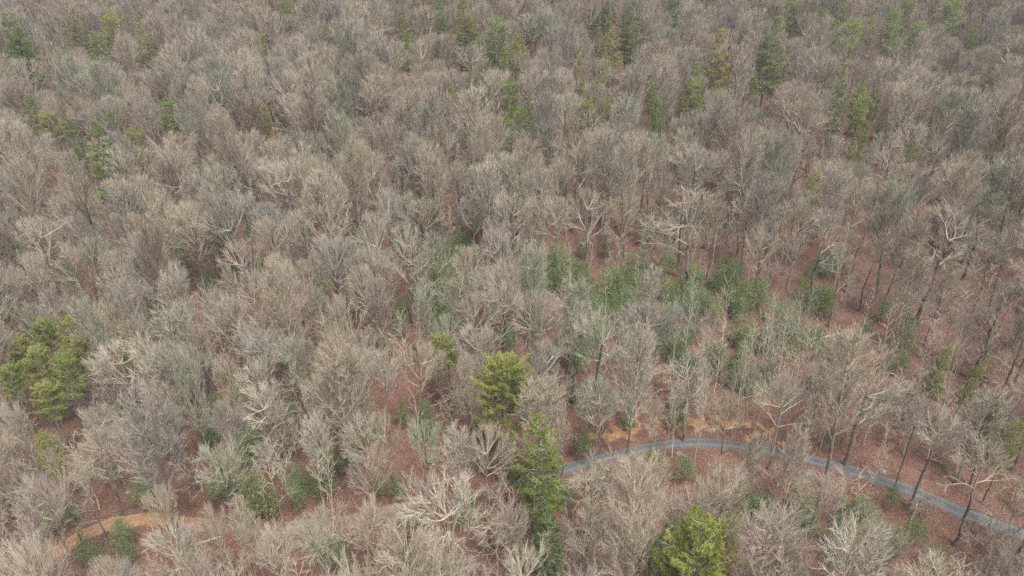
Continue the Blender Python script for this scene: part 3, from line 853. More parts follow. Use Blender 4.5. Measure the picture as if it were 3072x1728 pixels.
LAURELS = [(1676,727,60),(1735,775,58),(1895,747,64),(1930,747,48),(1820,800,58),(1855,800,52),(1885,815,54),(1898,855,54),(2018,752,42),(1995,815,58),(2026,870,62),(1295,745,84),(1266,810,52),(1310,840,62),(1195,935,48),(1240,1005,24),(1520,965,52),(1537,1030,48),(1612,1018,42),(1485,700,42),(1945,650,52),(1820,700,34),(1060,680,48),
 (1700,800,50),(1770,840,44),(1800,880,46),(1850,900,44),(1950,870,48),(2060,830,46),(1420,790,50),(1360,760,46),(1330,900,44),(1640,860,40),
 (2088,790,62),(2163,770,48),(2220,795,52),(2250,825,54),(2110,855,74),(2220,935,48),(2418,825,42),(2465,845,64),(2500,855,48),(2380,895,68),(2668,890,42),(2740,925,64),(2605,957,42),(2565,985,62),(2203,1080,32),(2267,1078,54),(2322,1073,48),(2684,1045,32),(2724,1045,38),(2084,935,44),(2160,900,40),(2300,960,46),
 (763,1390,96),(636,1165,52),(735,1268,80),(895,1390,64),(966,1400,68),(885,1440,48),(417,1430,72),(457,1300,42),(140,1500,64),(195,1495,38),(366,1610,48),(650,1390,84),(835,1705,62),(1005,1620,64),(970,1310,48),(588,1260,24),
 (1139,1406,38),(1190,1418,42),(1203,1190,42),(1345,1250,32),(1760,1283,54),(1890,1196,44),(2030,1205,54),(1978,1350,74),(2020,1555,62),(1950,1620,90),(2018,1630,74),(1207,1645,54),(1032,1645,34),(1925,1445,38),(1230,1510,60),
 (2064,1355,54),(2298,1485,84),(2402,1458,64),(2190,1510,64),(2103,1500,54),(2440,1530,64),(2533,1545,44),(2545,1486,38),(2620,1500,74),(2604,1570,84),(2827,1622,62),(2306,1677,64),(2440,1712,54),(2509,1267,32),
 (552,763,42),(616,799,48),(676,763,48),(190,783,54),(306,814,54),(517,715,48),(855,1025,62),(707,1137,42),(954,815,48),(473,862,42),(990,690,42),(946,1085,54),(727,588,34),(40,700,40),(170,1130,44),
 (358,230,38),(187,247,34),(1076,294,48),(1143,318,34),(2577,342,42),(2334,222,44),(1230,735,48),(1385,700,44),(1755,700,40),(2340,560,44),(2330,640,40),(2440,780,34),(3010,205,50),(110,210,40),(860,1180,44),(610,1250,44),(1120,1240,44),(1400,1460,40),(1700,1440,44),(2700,1440,40),(3000,430,40)]
BEECHES = [(1875,1085,34),(2223,1089,38),(2026,1470,60),(2084,1450,44),(2167,862,52),(568,477,32),(12,1370,44),(151,1124,44),(1014,945,34),(2803,20,40),(2549,1649,54),(1123,655,34)]
SNAGS = [(95, 25, 34), (1168, 45, 26), (1232, 25, 26), (1195, 100, 26), (2300, 190, 30)]
# conspicuous bare trees: tip pixel, crown width in pixels, form, tint
B = [
 (24,1205,115,'fan','pale'),(350,1030,170,'fan','pale'),(470,1040,190,'fan','pink'),(280,1270,125,'gnarl','pale'),(368,1250,125,'fan','pale'),(640,1330,195,'fan','green'),(650,1205,112,'fan','grey'),(795,1150,165,'fan','pale'),(960,1160,145,'fan','tan'),
 (925,1260,105,'plume','pale'),(800,1330,135,'gnarl','pale'),(50,1450,145,'gnarl','pale'),(130,1360,125,'gnarl','tan'),(230,1390,112,'gnarl','pale'),(460,1470,92,'fan','tan'),(630,1500,84,'fan','tan'),(470,1572,195,'fan','pale'),(955,1520,155,'fan','green'),(805,1580,125,'fan','pale'),(590,1640,125,'fan','pink'),(70,1560,135,'gnarl','pale'),(280,1665,125,'fan','pale'),(745,1500,84,'plume','tan'),
 (1085,1225,145,'fan','pale'),(1150,1205,130,'fan','tan'),(1278,1255,135,'fan','green'),(1385,1250,105,'plume','pale'),(1450,1295,175,'fan','tan'),(1075,1345,145,'fan','pink'),(1245,1445,150,'fan','pink'),(1365,1470,330,'fan','pale'),(1510,1500,125,'fan','pink'),(1285,1620,185,'fan','pale'),(1090,1510,155,'fan','tan'),(1570,1635,205,'fan','pale'),(1800,1155,155,'fan','green'),(1700,1200,125,'gnarl','pale'),(1960,1205,112,'gnarl','pale'),(1790,1320,145,'gnarl','pale'),(1880,1400,125,'fan','pink'),(1970,1375,105,'plume','tan'),(1770,1525,205,'gnarl','pale'),(2025,1495,112,'gnarl','pale'),
 (2370,1130,165,'fan','pale'),(2620,1110,255,'fan','pale'),(2830,1240,155,'fan','pale'),(2780,1190,112,'fan','grey'),(2985,1160,112,'plume','pale'),(2195,1180,130,'gnarl','tan'),(2090,1050,220,'gnarl','pale'),(3000,1320,235,'gnarl','pale'),(2485,1425,135,'fan','pale'),(2640,1480,135,'gnarl','pale'),(2366,1540,155,'fan','grey'),(2590,1620,185,'fan','pale'),(2170,1365,155,'gnarl','pale'),(2255,1290,80,'plume','tan'),(2820,1665,145,'gnarl','pale'),(3010,1650,135,'fan','tan'),(2405,1300,96,'plume','tan'),
 (2870,595,300,'gnarl','pale'),(2485,620,145,'gnarl','pale'),(2430,570,125,'fan','pale'),(2640,690,112,'gnarl','tan'),(2740,615,96,'plume','tan'),(2300,690,125,'fan','tan'),(2550,735,125,'gnarl','pale'),(2745,725,105,'plume','tan'),(2845,815,125,'fan','pink'),(3010,690,135,'gnarl','green'),(3060,670,125,'gnarl','pale'),(2905,935,125,'gnarl','pink'),(2260,585,125,'fan','pale'),(2110,558,235,'gnarl','pale'),(2590,990,112,'fan','tan'),
 (1255,570,165,'fan','green'),(1425,580,105,'fan','grey'),(1560,580,125,'fan','tan'),(1675,585,135,'fan','pale'),(1880,585,125,'fan','tan'),(1300,700,135,'gnarl','green'),(1405,730,105,'fan','green'),(1475,685,105,'fan','tan'),(1592,740,105,'plume','green'),(1545,785,155,'fan','grey'),(1155,765,74,'plume','tan'),(1135,815,84,'plume','pink'),(1255,835,80,'plume','green'),(1035,710,80,'plume','pink'),(1385,830,135,'fan','green'),(1420,880,150,'fan','tan'),(1715,820,112,'plume','green'),(1735,905,205,'gnarl','pale'),(1950,795,72,'plume','pale'),(1950,920,185,'fan','grey'),(1440,970,155,'fan','pale'),(1648,1035,175,'fan','grey'),(1070,985,125,'fan','grey'),(1240,1030,145,'fan','tan'),(1145,1055,112,'fan','pale'),(1398,1065,84,'fan','tan'),(1335,945,84,'fan','green'),(2010,920,105,'fan','grey'),
 (90,655,185,'fan','pale'),(795,610,175,'fan','grey'),(556,605,145,'fan','tan'),(380,700,112,'fan','tan'),(430,735,125,'fan','pale'),(345,790,135,'gnarl','pale'),(505,780,105,'plume','pale'),(131,845,125,'gnarl','pale'),(60,895,112,'fan','green'),(823,800,112,'fan','tan'),(747,855,135,'fan','pink'),(895,835,145,'fan','pink'),(955,880,115,'gnarl','green'),(636,858,92,'fan','grey'),(775,935,195,'fan','tan'),(577,966,125,'fan','pink'),(914,630,92,'fan','pale'),(417,935,105,'fan','tan'),(247,885,112,'plume','green'),(318,886,76,'plume','tan'),(914,1006,84,'fan','pink'),(755,1075,125,'fan','pale'),(975,1125,125,'fan','pale'),(200,576,155,'fan','tan'),(460,570,112,'fan','tan'),(680,1080,90,'plume','tan'),(530,900,90,'fan','pink'),
 (497,397,155,'fan','tan'),(207,167,92,'fan','pale'),(690,219,88,'fan','pale'),(280,8,72,'fan','grey'),(400,437,125,'fan','tan'),(910,219,92,'fan','tan'),(326,180,84,'gnarl','green'),(1545,441,185,'gnarl','green'),(1445,342,84,'fan','pale'),(1260,191,78,'fan','brown'),(1382,485,155,'fan','green'),(1223,258,92,'fan','tan'),(1580,390,112,'fan','grey'),(1780,326,112,'gnarl','pale'),(1878,310,135,'fan','pale'),(1195,469,145,'fan','grey'),(1612,175,68,'fan','pale'),
 (2668,437,175,'gnarl','pale'),(2180,322,92,'fan','green'),(2792,131,105,'fan','grey'),(3050,100,125,'gnarl','pale'),(2744,226,92,'plume','pale'),(2235,135,92,'fan','pale'),(2457,140,112,'fan','tan'),(2922,298,135,'fan','tan'),
]
POLE_PX = [(2690, 900, 60), (2650, 1000, 60), (2750, 850, 60), (2440, 850, 46), (2560, 800, 46), (3000, 880, 70), (2480, 1010, 52), (2350, 850, 44), (2090, 640, 40), (1690, 640, 40), (2620, 860, 44), (2800, 960, 56), (2870, 980, 56), (2400, 700, 40), (2720, 780, 46), (2930, 760, 50)]
_r = random.Random(11)
for _ in range(80): POLE_PX.append((_r.uniform(2030, 2520), _r.uniform(850, 1130), _r.uniform(38, 56)))
for _ in range(26): POLE_PX.append((_r.uniform(1600, 2100), _r.uniform(690, 900), _r.uniform(30, 46)))

rnd = random.Random(4)
TREES = []     # dicts: kind, var, pos, s, sz, rot, tint, px, py, wpx
def add_by_pixel(kind, px, py, wpx, var=None, tint=None, hlim=(10, 25), words=None):
    var = rnd.randrange(len(PROTO[kind])) if var is None else var
    pr = PROTO[kind][var]
    h, s, sz = pr['h'], 1, 1
    for _ in range(5):
        p, rng_ = place(px, py, h)
        dep = project(p + [0, 0, h * 0.75])[2]
        s = wpx * dep / FPX / pr['w']
        sz = min(max(s * pr['h'], hlim[0]), hlim[1]) / pr['h']
        h = pr['h'] * sz
    TREES.append(dict(kind=kind, var=var, pos=p, s=s, sz=sz, rot=rnd.uniform(0, 6.28), tint=tint, px=px, py=py, wpx=wpx, words=words, hand=True))
for (x, y, w, var, tint, words) in PINES: add_by_pixel('pine', x, y, w * (1.1 if y < 600 else 1.0), var, tint, (14 if y < 600 else 12.5, 16.5 if w > 130 and w < 210 else 22), words)
_l = random.Random(31)
for _ in range(80): LAURELS.append((_l.uniform(1560, 2500), _l.uniform(730, 1070), _l.uniform(36, 60)))
for _ in range(16): LAURELS.append((_l.uniform(1180, 1640), _l.uniform(640, 960), _l.uniform(38, 60)))
for _ in range(16): LAURELS.append((_l.uniform(1900, 2800), _l.uniform(1400, 1700), _l.uniform(40, 66)))
for _ in range(14): LAURELS.append((_l.uniform(100, 1600), _l.uniform(1150, 1700), _l.uniform(40, 66)))
for _ in range(30): LAURELS.append((_l.uniform(50, 3000), _l.uniform(300, 800), _l.uniform(28, 44)))
for (x, y, w) in LAURELS: add_by_pixel('laurel', x, y, w * 1.3, None, rnd.choice(['deep', 'mid', 'mid', 'fresh', 'blue']), (4.6, 9.5))
for (x, y, w) in BEECHES: add_by_pixel('beech', x, y, w, None, 'rust', (3, 8))
for (x, y, w) in SNAGS: add_by_pixel('snag', x, y, w, None, 'pale', (12, 20))
for (x, y, w, k, tint) in B: add_by_pixel(k, x, y, w * 0.93, None, tint, (13.5, 19.5))
for (x, y, w) in POLE_PX: add_by_pixel('pole', x, y, w, None, rnd.choice(['grey', 'pale', 'pale', 'green']), (10, 17))

# the rest of the wood, sown between them: no crown hides the road, the track or the littered clearing
KEEP_OPEN = [(1420, 1300, 3072, 1500, lambda x: np.interp(x, [1420, 2100, 2400, 3072], [1475, 1330, 1375, 1640]))]
def hides_open_ground(px, py, hpx, wpx):
    """would a crown with its tip at px,py cover the road, the clay track or the clearing?"""
    if px > 1600 - wpx / 2:
        ry = float(np.interp(px, [1600, 1830, 2110, 2400, 2700, 3072], [1432, 1366, 1324, 1370, 1458, 1605]))
        if py - 10 < ry + 26 and py + hpx * 0.8 > ry - 30: return True
    if 130 < px < 900:
        ry = float(np.interp(px, [150, 240, 430, 900], [1675, 1610, 1553, 1585]))
        if py - 8 < ry + 24 and py + hpx * 0.9 > ry - 24: return True
    if 2120 < px < 2420 and 1110 < py < 1330: return True
    return False
def openness(px, py):
    """0 closed canopy .. 1 open red-floored wood, as seen in the photograph"""
    o = 0.0
    for (cx, cy, rx, ry, k) in [(2700, 850, 480, 330, 1.0), (2960, 900, 280, 280, 1.0), (2100, 640, 300, 120, 0.5), (1650, 620, 420, 90, 0.4), (2600, 1480, 520, 150, 0.5), (700, 1600, 420, 120, 0.7), (2300, 1230, 220, 120, 1.0), (1850, 800, 320, 160, 0.6), (300, 960, 130, 130, 0.4), (1200, 800, 260, 120, 0.35), (900, 900, 140, 120, 0.3), (1500, 1450, 250, 140, 0.4)]:
        o = max(o, k * math.exp(-(((px - cx) / rx) ** 2 + ((py - cy) / ry) ** 2) * 1.1))
    return o
# what the photograph shows of each evergreen stays unhidden: no sown crown stands in front of it
SHOWN = []
for t in TREES:
    if t['kind'] in ('pine', 'laurel', 'beech', 'snag'):
        k = {'pine': 1.6, 'laurel': 0.6, 'beech': 0.9, 'snag': 3.5}[t['kind']]
        SHOWN.append((t['px'], t['py'], t['wpx'] * 0.5, t['py'] + t['wpx'] * k, float(project(t['pos'])[2]), 0.95 if t['kind'] in ('pine', 'snag') else 0.78))
SHOWN = np.array(SHOWN)
def hides_evergreen(px, py, wpx, hpx, dep):
    return bool(np.any((SHOWN[:, 5] > rnd.random()) & (np.abs(SHOWN[:, 0] - px) < SHOWN[:, 2] * 0.6 + wpx * 0.36) & (py < SHOWN[:, 3]) & (py + hpx > SHOWN[:, 1]) & (dep < SHOWN[:, 4])))
pts = np.array([[t['pos'][0], t['pos'][1], PROTO[t['kind']][t['var']]['w'] * t['s'] / 2 * (0.45 if t['kind'] in ('laurel', 'beech') else 1.0)] for t in TREES])
cell = {}
def put(x, y, r): cell.setdefault((int(x // 12), int(y // 12)), []).append((x, y, r))
for x, y, r in pts: put(x, y, r)
def free(x, y, r, k):
    cx, cy = int(x // 12), int(y // 12)
    for i in (-1, 0, 1):
        for j in (-1, 0, 1):
            for (a, b, c) in cell.get((cx + i, cy + j), ()):
                if (a - x) ** 2 + (b - y) ** 2 < (k * (r + c)) ** 2: return False
    return True
tries = 0
while tries < 34000:
    tries += 1
    y = 8 + 300 * rnd.random() ** 0.8
    x = rnd.uniform(-1, 1) * (0.80 * y + 38)
    z = float(ground_z(x, y))
    px, py, dep = (float(v) for v in project(np.array([x, y, z + 18.0])))
    op = openness(px, py + 40)
    u = rnd.random()
    stand = 2020 < px < 2560 and 840 < py < 1130
    if stand: kind, op = 'pole', 0.0
    elif op > 0.45: kind = 'pole' if u < 0.50 else 'gnarl' if u < 0.72 else 'plume' if u < 0.86 else 'fan'
    else: kind = 'fan' if u < 0.62 else 'plume' if u < 0.78 else 'gnarl' if u < 0.90 else 'pole'
    var = rnd.randrange(len(PROTO[kind])); pr = PROTO[kind][var]
    wm = {'fan': rnd.choice([rnd.uniform(4.2, 6.4), rnd.uniform(5.6, 8.0), rnd.uniform(7.0, 9.5)]), 'gnarl': rnd.uniform(6.0, 8.8), 'plume': rnd.uniform(4.0, 6.2), 'pole': rnd.uniform(2.6, 4.0)}[kind]
    hm = {'fan': min(19, 10.0 + wm * rnd.uniform(0.65, 0.95)), 'gnarl': rnd.uniform(14, 19), 'plume': rnd.uniform(16, 22), 'pole': rnd.uniform(9, 16)}[kind]
    if op > 0.25 and rnd.random() < op * 0.92: continue
    if not (-260 < px < 3332 and -150 < py < 1850): continue
    if not free(x, y, wm / 2, 0.50 if op < 0.3 else 0.64): continue
    if min(dist_to(ROAD, (x, y))[0], dist_to(TRACK, (x, y))[0]) < 2.6: continue
    px, py, dep = (float(v) for v in project(np.array([x, y, z + hm])))
    wpx = wm * FPX / dep
    if -wpx < px < 3072 + wpx and hides_open_ground(px, py, hm * 0.6 * FPX / dep, wpx) and rnd.random() < (0.98 if px > 1500 else 0.97): continue
    if hides_evergreen(px, py, wpx, hm * 0.6 * FPX / dep, dep): continue
    if abs(px - 1560) < 260 and 960 < py < 1330 and math.hypot(px - 1490, py - 1250) < 150: continue
    if py > 1300 and abs(px - 1640) < 110 : continue
    if py > 1580 and abs(px - 2145) < 150: continue
    if px < 260 and 900 < py < 1260: continue
    tint = rnd.choices(['pale', 'tan', 'pink', 'grey', 'green', 'brown'], [4, 3.6, 1.6, 2.2, 2.4, 0.8])[0]
    TREES.append(dict(kind=kind, var=var, pos=np.array([x, y, z]), s=wm / pr['w'], sz=hm / pr['h'], rot=rnd.uniform(0, 6.28), tint=tint, px=px, py=py, wpx=wpx, words=None, hand=False))
    put(x, y, wm / 2)

# ------------------------------------------------------------------ building the trees
NAME = {'fan': 'domed_bare_tree', 'gnarl': 'spreading_bare_tree', 'plume': 'upright_bare_tree', 'pole': 'slender_young_tree', 'pine': 'pine_tree', 'laurel': 'understory_evergreen', 'beech': 'russet_sapling', 'snag': 'dead_tree'}
CAT = {'fan': 'bare tree', 'gnarl': 'bare tree', 'plume': 'bare tree', 'pole': 'young tree', 'pine': 'pine tree', 'laurel': 'evergreen bush', 'beech': 'sapling', 'snag': 'dead tree'}
GROUP = {'fan': 'bare trees with domed crowns', 'gnarl': 'bare trees with wide spreading limbs', 'plume': 'bare trees with a straight upright stem', 'pole': 'slender young bare trees', 'pine': 'pines scattered through the wood', 'laurel': 'evergreen bushes of the understory', 'beech': 'saplings with withered russet leaves', 'snag': 'dead standing trunks'}
LEAF_TINT = {'deep': (0.72, 0.80, 0.66), 'mid': (0.88, 0.93, 0.80), 'fresh': (1.0, 0.98, 0.70), 'blue': (0.80, 0.90, 0.80), 'rust': (1, 1, 1)}
def in_frame(t, m=0):
    return -t['wpx'] / 2 - m < t['px'] < 3072 + t['wpx'] / 2 + m and -t['wpx'] * 0.9 - m < t['py'] < 1728 + m
single, mass = [], []
by_kind = {}
for t in TREES:
    if in_frame(t): by_kind.setdefault(t['kind'], []).append(t)
    else: mass.append(t)
for k, ts in by_kind.items():
    ts.sort(key=lambda t: (not t['hand'], -t['wpx']))
    single += ts[:300]; mass += ts[300:]
order = sorted(range(len(single)), key=lambda i: -single[i]['wpx'])
detailed = set(order[:170])

def build_tree(t, label, near):
    pr = PROTO[t['kind']][t['var']]
    e = bpy.data.objects.new(NAME[t['kind']], None); scene.collection.objects.link(e)
    e.empty_display_size = 0.5
    e.location = t['pos'] - [0, 0, 0.08]
    e.rotation_euler = (rnd.gauss(0, 0.045), rnd.gauss(0, 0.045), t['rot'])
    q = rnd.uniform(0.88, 1.13)
    e.scale = (t['s'] * q, t['s'] / q, t['sz'])
    wood = TINTS.get(t['tint'], TINTS['grey'])
    if t['kind'] == 'gnarl' or t['s'] > 1.25: wood = tuple(c * 0.82 for c in wood)     # old thick-limbed trees have duller bark
    def part(name, me, col):
        o = link(name, me, e); o.color = (*col, 1); return o
    if near and pr['limbs']:
        part('trunk', pr['trunk'], wood)
        for l in pr['limbs']: part('limb', l, wood)
    else:
        part('trunk', pr['trunk_all'], wood)
    if pr['leaves'] is not None:
        c = part('crown', pr['crown'], wood)
        f = link('foliage', pr['leaves'], c); f.color = (*(G[t['tint']] if t['kind'] == 'pine' else LEAF_TINT[t['tint']]), 1)
    else:
        part('crown', pr['crown'], wood)
    e['label'] = label; e['category'] = CAT[t['kind']]; e['group'] = GROUP[t['kind']]
    return e

# each label says the look of the tree, then where it stands from something one can find in the photograph
MARKS = [('the gravel road bend', 2150, 1320), ('the curved clay track', 430, 1560), ('the large mid-photo pine', 1490, 1190), ('the cone-shaped roadside pine', 1630, 1350), ('the round-headed pine at centre', 1350, 1030),
 ('the broad pine at bottom edge', 2145, 1630), ('the pine clump at left edge', 110, 1060), ('the big white tree far right', 2870, 700), ('the white tree above road bend', 2090, 1110), ('the white tree right of centre', 2110, 620),
 ('the tall grey-green top-right pine', 2326, 110), ('the pine cluster at top right', 2620, 90), ('the golden pines near top centre', 1461, 120), ('the bright pine pair upper right', 1775, 260), ('the three dark upper-left pines', 230, 390),
 ('the lone dark upper-left pine', 489, 310), ('the green pines top-left corner', 45, 90), ('the golden-green upper-right pine', 2167, 130), ('the pine chain at far right', 2580, 255), ('the evergreen thicket right of centre', 1900, 820),
 ('the grey brushy dome left of centre', 795, 640), ('the lower right end of the road', 2960, 1590), ('the bottom left corner', 60, 1700), ('the middle of the bottom edge', 1300, 1715), ('the middle of the right edge', 3050, 930),
 ('the middle of the left edge', 20, 640), ('the middle of the top edge', 900, 10), ('the top right corner', 3040, 30), ('the open red slope at right', 2700, 960), ('the bare clearing above the road', 2270, 1220), ('the young pole stand', 2300, 980),
 ('the big pale fan tree bottom centre', 1365, 1560), ('the big pale fan tree lower right', 2620, 1210), ('the pale domes beside the pine clump', 430, 1120)]
TW = {'pale': 'pale cream', 'tan': 'tan', 'pink': 'pinkish brown', 'grey': 'grey', 'green': 'grey-green', 'brown': 'dark brown', 'gold': 'golden-green', 'bright': 'bright green', 'olive': 'olive', 'dark': 'dark green', 'dull': 'dull green', 'lime': 'yellow-green', 'deep': 'dark green', 'mid': 'mid-green', 'fresh': 'yellowish green', 'blue': 'bluish green', 'rust': 'russet'}
FORM = {'fan': 'domed bare tree', 'gnarl': 'spreading bare tree', 'plume': 'upright bare tree', 'pole': 'slender young tree', 'laurel': 'evergreen bush', 'beech': 'withered-leaf sapling', 'snag': 'dead trunk'}
PFORM = ['cone-shaped pine', 'narrow pine', 'round-topped pine', 'long-stemmed flat-topped pine', 'ragged pine', 'broad pine']
ORD = ['closest', 'second closest', 'third closest', 'fourth closest', 'fifth closest', 'sixth closest', 'seventh closest', 'eighth closest', 'ninth closest', 'tenth closest', 'eleventh closest', 'twelfth closest', 'thirteenth closest', 'fourteenth closest', 'fifteenth closest', 'sixteenth closest']
buckets = {}
for i, t in enumerate(single):
    if t['words']: t['label'] = t['words']; continue
    cx, cy = t['px'], t['py'] + 0.45 * t['wpx']
    d2 = [((cx - x) / 1.0) ** 2 + ((cy - y) * 1.15) ** 2 for (_, x, y) in MARKS]
    m = int(np.argmin(d2)); dx, dy = cx - MARKS[m][1], cy - MARKS[m][2]
    way = ('right of' if dx > 0 else 'left of') if abs(dx) > abs(dy) else ('below' if dy > 0 else 'above')
    look = TW[t['tint']] + ' ' + (PFORM[t['var']] if t['kind'] == 'pine' else FORM[t['kind']])
    if t['kind'] == 'beech': look = FORM['beech']
    if t['kind'] == 'snag': look = 'pale dead trunk'
    buckets.setdefault((look, way, m), []).append((d2[m], i))
for (look, way, m), lst in buckets.items():
    lst.sort()
    for k, (_, i) in enumerate(lst):
        single[i]['label'] = '%s, %s %s %s' % (look, ORD[min(k, 15)] if len(lst) > 1 else 'standing', way, MARKS[m][0])
for i, t in enumerate(single):
    build_tree(t, t['label'], i in detailed)

# ------------------------------------------------------------------ the mass: trees past the first three hundred of a kind, and the undergrowth
def scatter(name, label, cat, protos, pts, rots, scales, idx):
    col = bpy.data.collections.new(name + '_sources')
    for k, me in enumerate(protos):
        col.objects.link(bpy.data.objects.new('%s_source_%02d' % (name, k), me))
    me = bpy.data.meshes.new(name); me.vertices.add(len(pts)); me.vertices.foreach_set('co', np.asarray(pts, np.float32).ravel())
    for nm, typ, dat in (('rot', 'FLOAT_VECTOR', rots), ('scl', 'FLOAT_VECTOR', scales)):
        a = me.attributes.new(nm, typ, 'POINT'); a.data.foreach_set('vector', np.asarray(dat, np.float32).ravel())
    a = me.attributes.new('idx', 'INT', 'POINT'); a.data.foreach_set('value', np.asarray(idx, np.int32))
    o = link(name, me); o['kind'] = 'stuff'; o['label'] = label; o['category'] = cat
    ng = bpy.data.node_groups.new(name, 'GeometryNodeTree')
    ng.interface.new_socket('Geometry', in_out='INPUT', socket_type='NodeSocketGeometry')
    ng.interface.new_socket('Geometry', in_out='OUTPUT', socket_type='NodeSocketGeometry')
    gi, go = ng.nodes.new('NodeGroupInput'), ng.nodes.new('NodeGroupOutput')
    ci = ng.nodes.new('GeometryNodeCollectionInfo'); ci.inputs['Collection'].default_value = col
    ci.inputs['Separate Children'].default_value = True; ci.inputs['Reset Children'].default_value = True
    ip = ng.nodes.new('GeometryNodeInstanceOnPoints'); ip.inputs['Pick Instance'].default_value = True
    def named(nm, typ):
        n = ng.nodes.new('GeometryNodeInputNamedAttribute'); n.data_type = typ; n.inputs['Name'].default_value = nm; return n.outputs['Attribute']
    ng.links.new(gi.outputs[0], ip.inputs['Points']); ng.links.new(ci.outputs[0], ip.inputs['Instance'])
    ng.links.new(named('idx', 'INT'), ip.inputs['Instance Index'])
    e2r = ng.nodes.new('FunctionNodeEulerToRotation')
    ng.links.new(named('rot', 'FLOAT_VECTOR'), e2r.inputs[0]); ng.links.new(e2r.outputs[0], ip.inputs['Rotation'])
    ng.links.new(named('scl', 'FLOAT_VECTOR'), ip.inputs['Scale'])
    ng.links.new(ip.outputs[0], go.inputs[0])
    md = o.modifiers.new('scatter', 'NODES'); md.node_group = ng
    return o
flat, base_i = [], {}
for k in ('fan', 'gnarl', 'plume', 'pole'):
    ws = [p['whole'] for p in PROTO[k] if 'whole' in p]; base_i[k] = (len(flat), len(ws)); flat += ws
mass = [t for t in mass if t['kind'] in base_i and -210 < t['px'] < 3282 and t['py'] < 1800]
scatter('bare_woodland', 'close-packed mass of bare grey-brown trees filling the rest of the wood', 'woodland', flat,
        [t['pos'] for t in mass], [(0, 0, t['rot']) for t in mass], [(t['s'], t['s'], t['sz']) for t in mass], [base_i[t['kind']][0] + t['var'] % base_i[t['kind']][1] for t in mass])
P_, R__, S_, I_ = [], [], [], []
LAU = np.array([t['pos'] for t in TREES if t['kind'] in ('laurel', 'beech')])
while len(P_) < 3000:
    y = 15 + 270 * rnd.random() ** 0.9; x = rnd.uniform(-1, 1) * (0.78 * y + 25)
    z = float(ground_z(x, y)); px, py, dep = (float(v) for v in project(np.array([x, y, z])))
    if not (-300 < px < 3372 and -60 < py < 1950): continue
    op = openness(px, py)
    if rnd.random() < op * 0.85: continue
    if min(dist_to(ROAD, (x, y))[0], dist_to(TRACK, (x, y))[0]) < 3.2: continue
    if 2150 < px < 2400 and 1140 < py < 1320: continue
    if np.any((np.abs(LAU[:, 0] - x) < 2.6) & (LAU[:, 1] - y > -1.0) & (LAU[:, 1] - y < 3.5)): continue
    s = rnd.uniform(0.7, 1.5)
    P_.append((x, y, z - 0.05)); R__.append((0, 0, rnd.uniform(0, 6.28))); S_.append((s, s, s * rnd.uniform(0.8, 1.25))); I_.append(rnd.randrange(3))
scatter('undergrowth', 'tangled leafless brush and saplings covering the forest floor', 'undergrowth', [p['whole'] for p in PROTO['brush']], P_, R__, S_, I_)

# ------------------------------------------------------------------ small things on the ground: boulders and fallen logs
def stone_material():
    m, nt, out = new_mat('weathered_stone')
    c = ramp(nt, noise(nt, 3.0, 3, 0.7), [(0.3, (0.12, 0.105, 0.09)), (0.7, (0.34, 0.31, 0.27))])
    oi = nt.nodes.new('ShaderNodeObjectInfo'); c = mix(nt, c, oi.outputs['Color'], 1.0, 'MULTIPLY')
    d = nt.nodes.new('ShaderNodeBsdfDiffuse'); nt.links.new(c, d.inputs[0]); nt.links.new(d.outputs[0], out.inputs[0])
    return m
import bmesh
def rock_mesh(seed, mat):
    rng = np.random.default_rng(seed)
    bm = bmesh.new(); bmesh.ops.create_icosphere(bm, subdivisions=3, radius=1.0)
    ax = rng.normal(0, 1, (7, 3)); ax /= np.linalg.norm(ax, axis=1, keepdims=True); cut = rng.uniform(0.62, 0.9, 7)
    for v in bm.verts:
        p = np.array(v.co)
        for k in range(7):                       # cleaved faces
            e = p @ ax[k] - cut[k]
            if e > 0: p = p - ax[k] * e * 0.85
        p = p * (1 + 0.05 * math.sin(5 * p[0] + seed) * math.cos(6 * p[1]))
        v.co = p * [1.15, 0.9, 0.62]
    me = bpy.data.meshes.new('boulder'); bm.to_mesh(me); bm.free(); me.materials.append(mat)
    return me
M_STONE = stone_material()
RM = [rock_mesh(k, M_STONE) for k in range(3)]
STONES = [(354, 1432, .5, (1, 1, 1), 'pale stone among the bare trees above the clay track'), (384, 1478, .34, (1, .95, .85), 'small cream stone just above the clay track'), (370, 1600, .34, (1, 1, 1), 'small pale stone just below the clay track'),
 (2056, 1236, .5, (1, .62, .34), 'orange clay boulder left of the bare clearing above the road'), (2040, 1246, .42, (1, .55, .28), 'smaller orange clay lump left of the bare clearing above the road'), (2036, 1362, .45, (.7, .7, .74), 'grey rock at the lower verge of the gravel road bend'), (2052, 1368, .38, (.6, .6, .64), 'dark grey rock on the lower road verge beside another rock'), (2648, 1416, .4, (.9, .9, .9), 'lone pale stone on the upper verge of the road at right')]
for k, (x, y, r_, col, lab) in enumerate(STONES):
    p, _ = place(x, y)
    o = link('boulder', RM[k % 3]); o.location = p + [0, 0, 0.12 * r_]; o.scale = (r_, r_, r_); o.rotation_euler = (0, 0, k * 1.3); o.color = (*col, 1)
    o['label'] = lab; o['category'] = 'boulder'; o['group'] = 'boulders on the forest floor'
